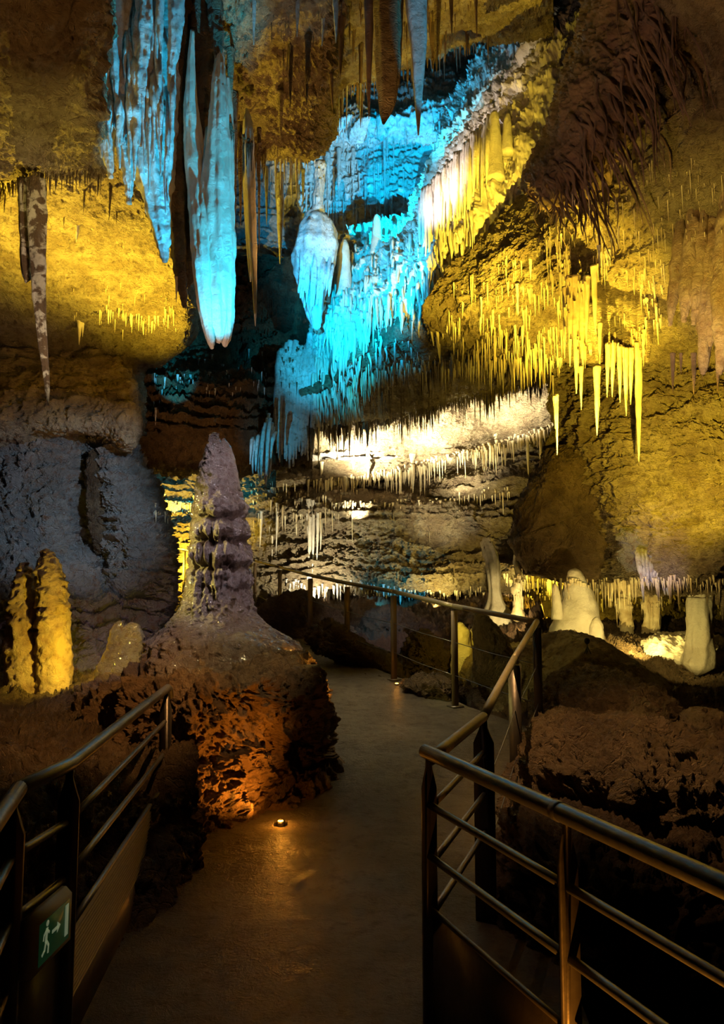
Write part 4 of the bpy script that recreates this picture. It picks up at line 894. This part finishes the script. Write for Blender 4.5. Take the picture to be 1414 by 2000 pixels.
for z in (.80,.60,.42):
    tube_obj('rail',P3[0]+[0,0,z],P3[1]+[0,0,z],.0135,M['bar'],fr_,12)
# left railing
L0=np.array([-1.18,4.72,0.]); L1=np.array([-1.005,2.72,0.]); L2=np.array([-1.035,2.36,0.]); L3=np.array([-.80,1.5,0.])
lr=thing('railing','dark steel railing on the left with ribbed kick panels and an exit sign','railing',L1)
b=Bag(); hp=[L0+[-.005,.10,RZ-.06],L0+[-.003,.075,RZ-.012],L0+[0,.03,RZ],lerp(L0,L1,.5)+[0,0,RZ],L1+[0,0,RZ],L2+[0,0.02,RZ]]
b.tube(np.array(hp),[.0245]*len(hp),18); o=obj('handrail',b.mesh('handrail',M['tube']),lr); local(o,lr)
tube_obj('handrail',L2+[0,.03,RZ],L3+[0,0,RZ],.0245,M['tube'],lr,18)
for p,u in ((L0,L0-L1),(L1,L0-L1),(L2,L1-L2),(L3,L2-L3)):
    plate_post(lr,p,RZ-.015,(u[0],u[1]),w=.07,t=.014)
    # the blade is seen broadside from the path
for z in (.81,.625,.44):
    tube_obj('rail',L1+(L0-L1)*.03+[0,0,z],L0-(L0-L1)*.02+[0,0,z],.0135,M['tube'],lr,12)
    tube_obj('rail',L2+[0,.03,z],L1-[0,.03,-z],.0135,M['tube'],lr,12)
    tube_obj('rail',L3+[0,0,z],L2+[0,0,z],.0135,M['tube'],lr,12)
b=Bag(); u=(L0-L1)/np.linalg.norm(L0-L1); v=np.array([u[1],-u[0],0]) # towards the path
nr=14
prof=[]
for i in range(nr*4+1):
    z=.20+(.43-.20)*i/(nr*4); prof.append(([0,.012,.012,0][i%4]+.0,z))
a=L1+u*.05; c=L0-u*.04
V=[]; 
for o_,z in prof: V+= [a+v*(o_*1.6)+[0,0,z], c+v*(o_*1.6)+[0,0,z]]
V=np.array(V); Q=np.array([[2*i,2*i+1,2*i+3,2*i+2] for i in range(len(prof)-1)]); b.add(V,Q); b.add(V-v*.006,Q)
o=obj('ribbed_panel',b.mesh('ribbed_panel',M['steel'],False),lr); local(o,lr)
panel(lr,a,c,.03,.20,-.004,M['strip'],'kick_strip')
panel(lr,L2+[0,.03,0],L1-[0,.03,0],.03,.42,0,M['panel']); panel(lr,L3,L2,.03,.42,0,M['panel'])
# exit sign on the left railing
M['sign_body']=pmat('grey sign housing',(.42,.38,.30),.5)
M['sign_green']=pmat('dull green sign face',(.03,.11,.035),.4,0,emit=(.02,.09,.03),es=.10)
M['sign_white']=pmat('pale sign symbols',(.6,.7,.5),.4,0,emit=(.5,.6,.35),es=.16)
sg0=at(60,1800,2.36); 
s0=np.array([-1.000,2.36,0.]); s1=np.array([-.985,2.63,0.]); su=(s1-s0)/np.linalg.norm(s1-s0); sv=np.array([su[1],-su[0],0.])
Ls=np.linalg.norm(s1-s0)
es=thing('exit_sign','green emergency exit sign with running figure and arrow on the left railing','sign',s0+[0,0,.5])
b=Bag(); zt,zb_=.63,.465
def sp(x,z,o=0): return s0+su*x+sv*o+np.array([0,0,z])
b.prism([sp(0,zb_,-.0),sp(0,zb_,.035),sp(0,zt-.02,.035),sp(0,zt,.015),sp(0,zt,0)],su*Ls); o=obj('housing',b.mesh('housing',M['sign_body'],False),es); local(o,es)
b=Bag(); b.prism([sp(.045,zb_+.015,.036),sp(Ls-.02,zb_+.015,.036),sp(Ls-.02,zt-.03,.036),sp(.045,zt-.03,.036)],sv*.002); o=obj('sign_face',b.mesh('sign_face',M['sign_green'],False),es); local(o,es); face=o
b=Bag()
def flat(poly): b.prism([sp(x,z,.0385) for x,z in poly],sv*.001)
def limb(x0,z0,x1,z1,w):
    dx,dz=x1-x0,z1-z0; l=math.hypot(dx,dz); nx,nz=-dz/l*w/2,dx/l*w/2; flat([(x0+nx,z0+nz),(x0-nx,z0-nz),(x1-nx,z1-nz),(x1+nx,z1+nz)])
flat([(Ls-.055,zb_+.03),(Ls-.032,zb_+.03),(Ls-.032,zt-.04),(Ls-.055,zt-.04)])      # door
limb(.125,.548,.165,.548,.010); flat([(.160,.532),(.182,.548),(.160,.564)])        # arrow
flat([(.092+.009*math.cos(t),.588+.009*math.sin(t)) for t in np.linspace(0,6.28,12,endpoint=False)])
limb(.090,.576,.084,.535,.014); limb(.086,.540,.103,.520,.009); limb(.103,.522,.100,.498,.008); limb(.085,.538,.076,.512,.009); limb(.077,.515,.060,.505,.008)
limb(.088,.572,.106,.556,.007); limb(.087,.572,.070,.560,.007); limb(.071,.561,.067,.545,.006)
o=obj('symbols',b.mesh('symbols',M['sign_white'],False)); local(o,es); o.parent=es
# floor lights
M['lamp_or']=pmat('glowing orange lens',(1,.6,.2),.4,0,emit=(1,.40,.04),es=30)
def floor_light(px,py,label,watt,lift=.05,off=(0,0)):
    p=None
    for d in np.linspace(3,12,2000):
        q=at(px,py,d)
        if q[2]<=zf(d)+.012: p=q; break
    t=thing('floor_light',label,'lamp',p)
    b=Bag(); b.tube([[0,0,-.02],[0,0,.006]],[.026,.024],20); obj('bezel',b.mesh('bezel',M['steel']),t)
    b=Bag(); ball(b,np.array([0,0,.006]),.019,sq=(1,1,.7)); obj('lens',b.mesh('lens',M['lamp_or']),t)
    point('floor_light_glow',(p[0],p[1]-.02,p[2]+.03),ORA,watt*.06,0.0)
    if watt>5: spot('floor_light_beam',(p[0]-.02,p[1]-.08,p[2]+.05),(p[0]-.42,p[1]+.22,p[2]+.42),ORA,watt*1.7,95,.8)
    return p
floor_light(548,1607,'glowing orange floor light set in the path at the foot of the pedestal',22,.06,(0,-.02))
floor_light(775,1337,'glowing orange floor light at the path edge below a far railing post',2.2,.05,(0,-.04))

# ================================================================== small stalactites rooted on the ceilings
bpy.context.view_layer.update(); DG=bpy.context.evaluated_depsgraph_get()
STR=[]  # (px length, loc, len, rad, matname, group, label)
GR={}
def grp(g,label): GR[g]=label; return g
def put(px,py,lpx,wpx,mat,g,seed=0,dr=None,up=24):
    for k in range(0,up,4):
        h=hit(px,py-k)
        if h is None: continue
        loc,nor,ob=h
        if dr and not(dr[0]<=loc[1]<=dr[1]): continue
        if ob.get('category') in('railing','sign','lamp'): continue
        s=loc[1]/F; STR.append((lpx,loc+np.array([0,0,.03]),lpx*s+.03,wpx*.5*s,mat,g)); return True
    return False
def inpoly(x,y,p):
    c=False; j=len(p)-1
    for i in range(len(p)):
        if (p[i][1]>y)!=(p[j][1]>y) and x<(p[j][0]-p[i][0])*(y-p[i][1])/(p[j][1]-p[i][1])+p[i][0]: c=not c
        j=i
    return c
def area(poly,count,lr,wr,mat,g,seed,dr=None,pw=2.,clump=0):
    rg=np.random.default_rng(seed); xs=[p[0] for p in poly]; ys=[p[1] for p in poly]; n=0; tries=0
    while n<count and tries<count*8:
        tries+=1; x=rg.uniform(min(xs),max(xs)); y=rg.uniform(min(ys),max(ys))
        if not inpoly(x,y,poly): continue
        if clump and perlin(np.array([[x/clump,y/clump*1.6,seed*3.3]]))[0]<.05: continue
        l=lr[0]+(lr[1]-lr[0])*rg.uniform()**pw; w=wr[0]+(wr[1]-wr[0])*rg.uniform()*(.4+.6*(l-lr[0])/(lr[1]-lr[0]+1e-6))
        if put(x,y,l,w,mat,g,dr=dr,up=4): n+=1
def line(pts,count,lr,wr,mat,g,seed,dr=None,jit=4,pw=2.,up=24,wave=0):
    rg=np.random.default_rng(seed); pts=np.array(pts,float); sg=np.linalg.norm(np.diff(pts,axis=0),axis=1); cu=np.concatenate([[0],np.cumsum(sg)])/sg.sum()
    for i in range(count):
        t=(i+rg.uniform(-.6,.6))/count; x=np.interp(t,cu,pts[:,0]); y=np.interp(t,cu,pts[:,1])+rg.uniform(-jit,jit)
        k=1 if not wave else .35+.65*abs(math.sin(t*wave+seed))
        l=(lr[0]+(lr[1]-lr[0])*rg.uniform()**pw)*k; w=rg.uniform(*wr)*(.6+.4*k)
        put(x,y,l,w,mat,g,dr=dr,up=up)
g1=grp('small stalactites along the dark lip of the left ceiling','short dark stalactite in the silhouetted row along the left ceiling lip')
line([(0,372),(40,352),(90,340),(150,336),(200,335)],60,(8,50),(3,8),'brown',g1,1,(5,8),jit=7,up=40)
area([(0,255),(195,255),(195,330),(0,335)],50,(6,28),(2,5),'ochre',g1,2,(4,7))
g2=grp('thin stalactites on the yellow left ceiling','thin stalactite standing out on the glowing yellow left ceiling')
for px,py,l,w,m in [(216,362,74,9,'brown'),(165,375,48,6,'brown'),(152,442,34,9,'pale'),(125,425,20,4,'brown'),(228,415,28,5,'brown'),(176,365,22,4,'brown'),(98,355,26,6,'brown'),(10,380,40,5,'ochre'),(22,405,20,3,'ochre')]: put(px,py,l,w,M and m,g2,up=4)
g3=grp('soda straws along the lower edge of the yellow left ceiling','little pale soda straw in the row low on the yellow left ceiling')
line([(195,612),(225,598),(250,608),(275,620),(300,628),(345,605)],26,(12,42),(3,7),'straw',g3,3,jit=12,up=4)
area([(130,560),(350,540),(350,650),(130,650)],26,(6,26),(2,4),'straw',g3,4); put(156,628,48,13,'straw',g3,up=4); put(345,548,50,8,'straw',g3,up=4); put(162,630,30,8,'straw',g3,up=4)
g4=grp('soda straws scattered over the yellow right ceiling','pale soda straw hanging from the bright yellow right ceiling')
R4=[(870,560),(960,520),(1060,450),(1200,440),(1300,470),(1290,640),(1240,690),(1100,690),(960,690),(870,660)]
area(R4,330,(10,55),(3,7),'straw',g4,5,(6,13),clump=45); area([(1180,300),(1414,300),(1414,470),(1050,470)],90,(8,60),(2,4),'straw',g4,6,(5,11),pw=3)
for px,py,l,w in [(1036,508,42,9),(1185,490,34,12),(1175,498,44,8),(1170,486,40,8),(1180,500,52,7),(1191,492,30,7),(1006,640,55,7),(1020,640,46,8),(940,585,50,6),(1010,560,60,8),(975,640,40,6)]: put(px,py,l,w,'pale',g4,up=4)
g5=grp('dense fringe of soda straws under the right ceiling edge','brown gold soda straw in the dense fringe where the right ceiling ends')
line([(690,730),(760,722),(840,715),(900,712),(960,712),(1040,702),(1100,700)],120,(24,78),(3,7),'straw',g5,7,(9,14.5),jit=14,up=10,wave=9)
area([(640,750),(840,700),(1060,690),(1090,720),(900,760),(650,800)],150,(14,60),(2,6),'ochre',g5,8,(10,16))
area([(880,650),(1000,650),(1090,640),(1100,740),(980,730),(880,720)],130,(24,70),(3,7),'straw',g5,23,(8,14))
g6=grp('silhouetted fringe on the first lip of the white lit strata','dark soda straw in the silhouetted fringe above the white lit strata')
line([(600,838),(700,832),(770,822),(840,800),(900,780),(960,765),(1060,742)],230,(18,75),(3,8),'ochre',g6,9,(12,16.5),jit=6,up=24,wave=11)
g7=grp('silhouetted fringe on the second lip of the white lit strata','golden brown soda straw in the fringe below the white lit strata')
line([(600,945),(700,935),(780,920),(860,898),(940,878),(1010,856),(1085,835)],230,(14,62),(3,7),'straw',g7,10,(13,18),jit=7,up=24,wave=10)
g8=grp('straws under the third ledge of strata','small pale straw below the third ledge of the back wall')
line([(640,990),(780,985),(900,970),(1000,955)],70,(10,45),(2,6),'straw',g8,11,(14,18),jit=8,up=16)
g9=grp('larger stalactites of the strata lips','longer pointed stalactite reaching below the fringe of the white lit strata')
for px,py,l,w in [(719,880,72,11),(805,890,72,12),(968,850,80,8),(690,905,40,7),(1055,845,95,8),(1030,860,70,8),(628,905,50,9),(622,840,75,7),(672,840,60,6),(1083,780,60,9)]: put(px,py,l,w,'straw',g9,up=20)
g10=grp('blue lit straws in the chimney','slender blue straw hanging in the lit chimney')
area([(560,190),(630,170),(900,120),(940,160),(840,300),(800,420),(640,420),(560,400)],170,(20,110),(3,8),'blue',g10,12,(9,18),pw=1.6)
line([(640,190),(700,180),(780,150),(860,130),(960,80)],60,(20,70),(3,7),'root',g10,13,(9,15),jit=12)
line([(515,330),(560,315),(610,320),(640,330)],34,(15,90),(3,7),'blue',g10,14,(8,18),jit=10,up=16)
g11=grp('small dark stalactites on the middle and centre ceilings','small dark brown stalactite hanging from the brown centre ceiling')
area([(460,0),(620,0),(640,120),(560,290),(470,280)],40,(10,45),(3,6),'ochre',g11,15,(6,9.5))
area([(640,0),(940,0),(900,110),(700,150)],50,(14,60),(3,8),'root',g11,16,(7,13))
line([(450,250),(480,280),(520,300)],26,(20,110),(4,9),'brown',g11,24,(6,10),jit=10)
g12b=grp('dark straws in the void behind the giant tongue','dark brown soda straw in the black void right of the giant tongue')
g12=grp('cyan soda straws over the dark far ceiling','bright cyan soda straw over the dark far ceiling behind the giant tongue')
for px,py,l,w in [(409,730,44,7),(434,715,36,8),(414,695,20,5),(400,705,18,4),(388,705,22,4),(347,735,24,6),(372,735,26,7),(322,740,20,5),(325,735,14,6),(304,800,32,6),(323,800,35,6),(403,760,16,4),(420,762,14,5),(309,765,16,4),(486,685,16,5),(512,690,18,4),(352,740,16,4)]: put(px,py,l,w,'blue',g12,up=4)
area([(300,720),(560,720),(560,760),(300,790)],40,(8,26),(2,4),'blue',g12,17,(12,16))
area([(455,570),(600,560),(590,760),(440,790),(440,700)],110,(16,60),(2,5),'brown',g12b,29,(12,17))
g13=grp('yellow fringe far behind the tall stalagmite','yellow lit straw far behind, left of the tall stalagmite')
line([(296,988),(340,985),(380,985)],50,(20,50),(4,8),'straw',g13,18,(14,18.5),jit=5); area([(300,985),(372,985),(372,1010),(300,1010)],20,(15,40),(3,6),'straw',g13,19)
g14=grp('stalactites on the lower back wall','pale stalactite on the warmly lit lower back wall')
for px,py,l,w in [(606,978,170,14),(613,980,140,10),(621,985,110,10),(628,985,90,8),(600,985,60,8),(668,965,75,9),(676,965,90,9),(685,965,60,8),(533,955,150,10),(541,985,100,7),(526,960,80,8),(562,960,60,6),(655,960,50,7),(510,1000,70,8)]: put(px,py,l,w,'pale',g14,up=4)
area([(490,940),(700,950),(700,1010),(490,1010)],80,(15,60),(3,6),'straw',g14,20,(14,18))
area([(700,1000),(960,980),(960,1140),(700,1140)],110,(8,34),(2,5),'ochre',g14,21,(13,18))
g15=grp('fringe under the lower edge of the back wall','blue white straw of the ragged fringe just above the far railing')
line([(560,1140),(640,1150),(700,1150),(800,1160),(840,1165)],60,(14,50),(3,7),'blue',g15,22,(13,18),jit=10)
line([(840,1165),(900,1160),(960,1150)],30,(10,40),(3,6),'straw',g15,25,(13,18),jit=10)
g16=grp('fringe under the right overhang','tan straw of the fringe under the overhang of the right wall')
line([(985,1128),(1040,1135),(1120,1140),(1200,1138),(1300,1135),(1414,1135)],150,(14,60),(3,8),'straw',g16,26,(7,15),jit=8,up=16,wave=13)
area([(1000,1140),(1414,1140),(1414,1200),(1000,1170)],110,(12,46),(2,6),'straw',g16,27,(11,16))
g17=grp('drips on the yellow right wall','small drip stone on the yellow right wall')
area([(1110,740),(1414,740),(1414,1000),(1230,1000),(1180,880)],60,(6,30),(2,5),'ochre',g17,28,(7,13),pw=3)
def straw_proto(i):
    rg=np.random.default_rng(300+i); n=12; t=np.linspace(0,1,n); p=rg.uniform(.6,1.3)
    r=(1-t)**p*.9+.1; r[0]*=1.25; r=r*(1+.10*rg.normal(size=n)); r[-1]=.06
    path=np.stack([.35*rg.normal()*t**2, .35*rg.normal()*t**2, -t],1)*np.array([.03,.03,1])
    return path,r
PROTO=[straw_proto(i) for i in range(10)]
PM={}
def proto_mesh(i,mat):
    if (i,mat) not in PM:
        path,r=PROTO[i]; V,Q,T=tube_arrays(np.stack([path[:,0],path[:,1],path[:,2]],1),r*.05,7,.12,seed=i)
        # unit: length 1, radius 1 in x,y
        V=V*np.array([20,20,1]); PM[(i,mat)]=mesh_np('soda_straw',V,Q,M[mat],True,T)
    return PM[(i,mat)]
order=sorted(range(len(STR)),key=lambda k:-STR[k][0]*STR[k][3]/STR[k][1][1])
NI=290; rg=np.random.default_rng(99); rest={}
for r_,k in enumerate(order):
    lp,loc,L,rad,mat,g=STR[k]; pi=int(rg.integers(10))
    if r_<NI:
        o=bpy.data.objects.new('soda_straw',proto_mesh(pi,mat)); COL.objects.link(o); o.location=loc; o.scale=(rad,rad,L); o.rotation_euler=(0,0,rg.uniform(0,6.28))
        tag(o,GR[g],'stalactite',g)
    else:
        rest.setdefault(mat,[]).append((loc,L,rad,pi,rg.uniform(0,6.28)))
for mat,ls in rest.items():
    b=Bag()
    for loc,L,rad,pi,a in ls:
        path,r=PROTO[pi]; V,Q,T=tube_arrays(path,r*.05,6); V=V*np.array([20*rad,20*rad,L]); b.add(V+loc,Q,T)
    o=obj('soda_straws',b.mesh('soda_straws',M[mat])); 
    tag(o,{'straw':'mass of the smallest golden soda straws hanging from all ceilings','ochre':'mass of the smallest brown soda straws hanging from all ceilings','blue':'mass of the smallest grey soda straws hanging in the chimney and back','brown':'mass of the smallest dark brown soda straws on the left ceiling','root':'mass of the smallest blackish soda straws at the top','pale':'mass of the smallest white soda straws'}.get(mat),'soda straws',None,'stuff')
print('STRAWS',len(STR))
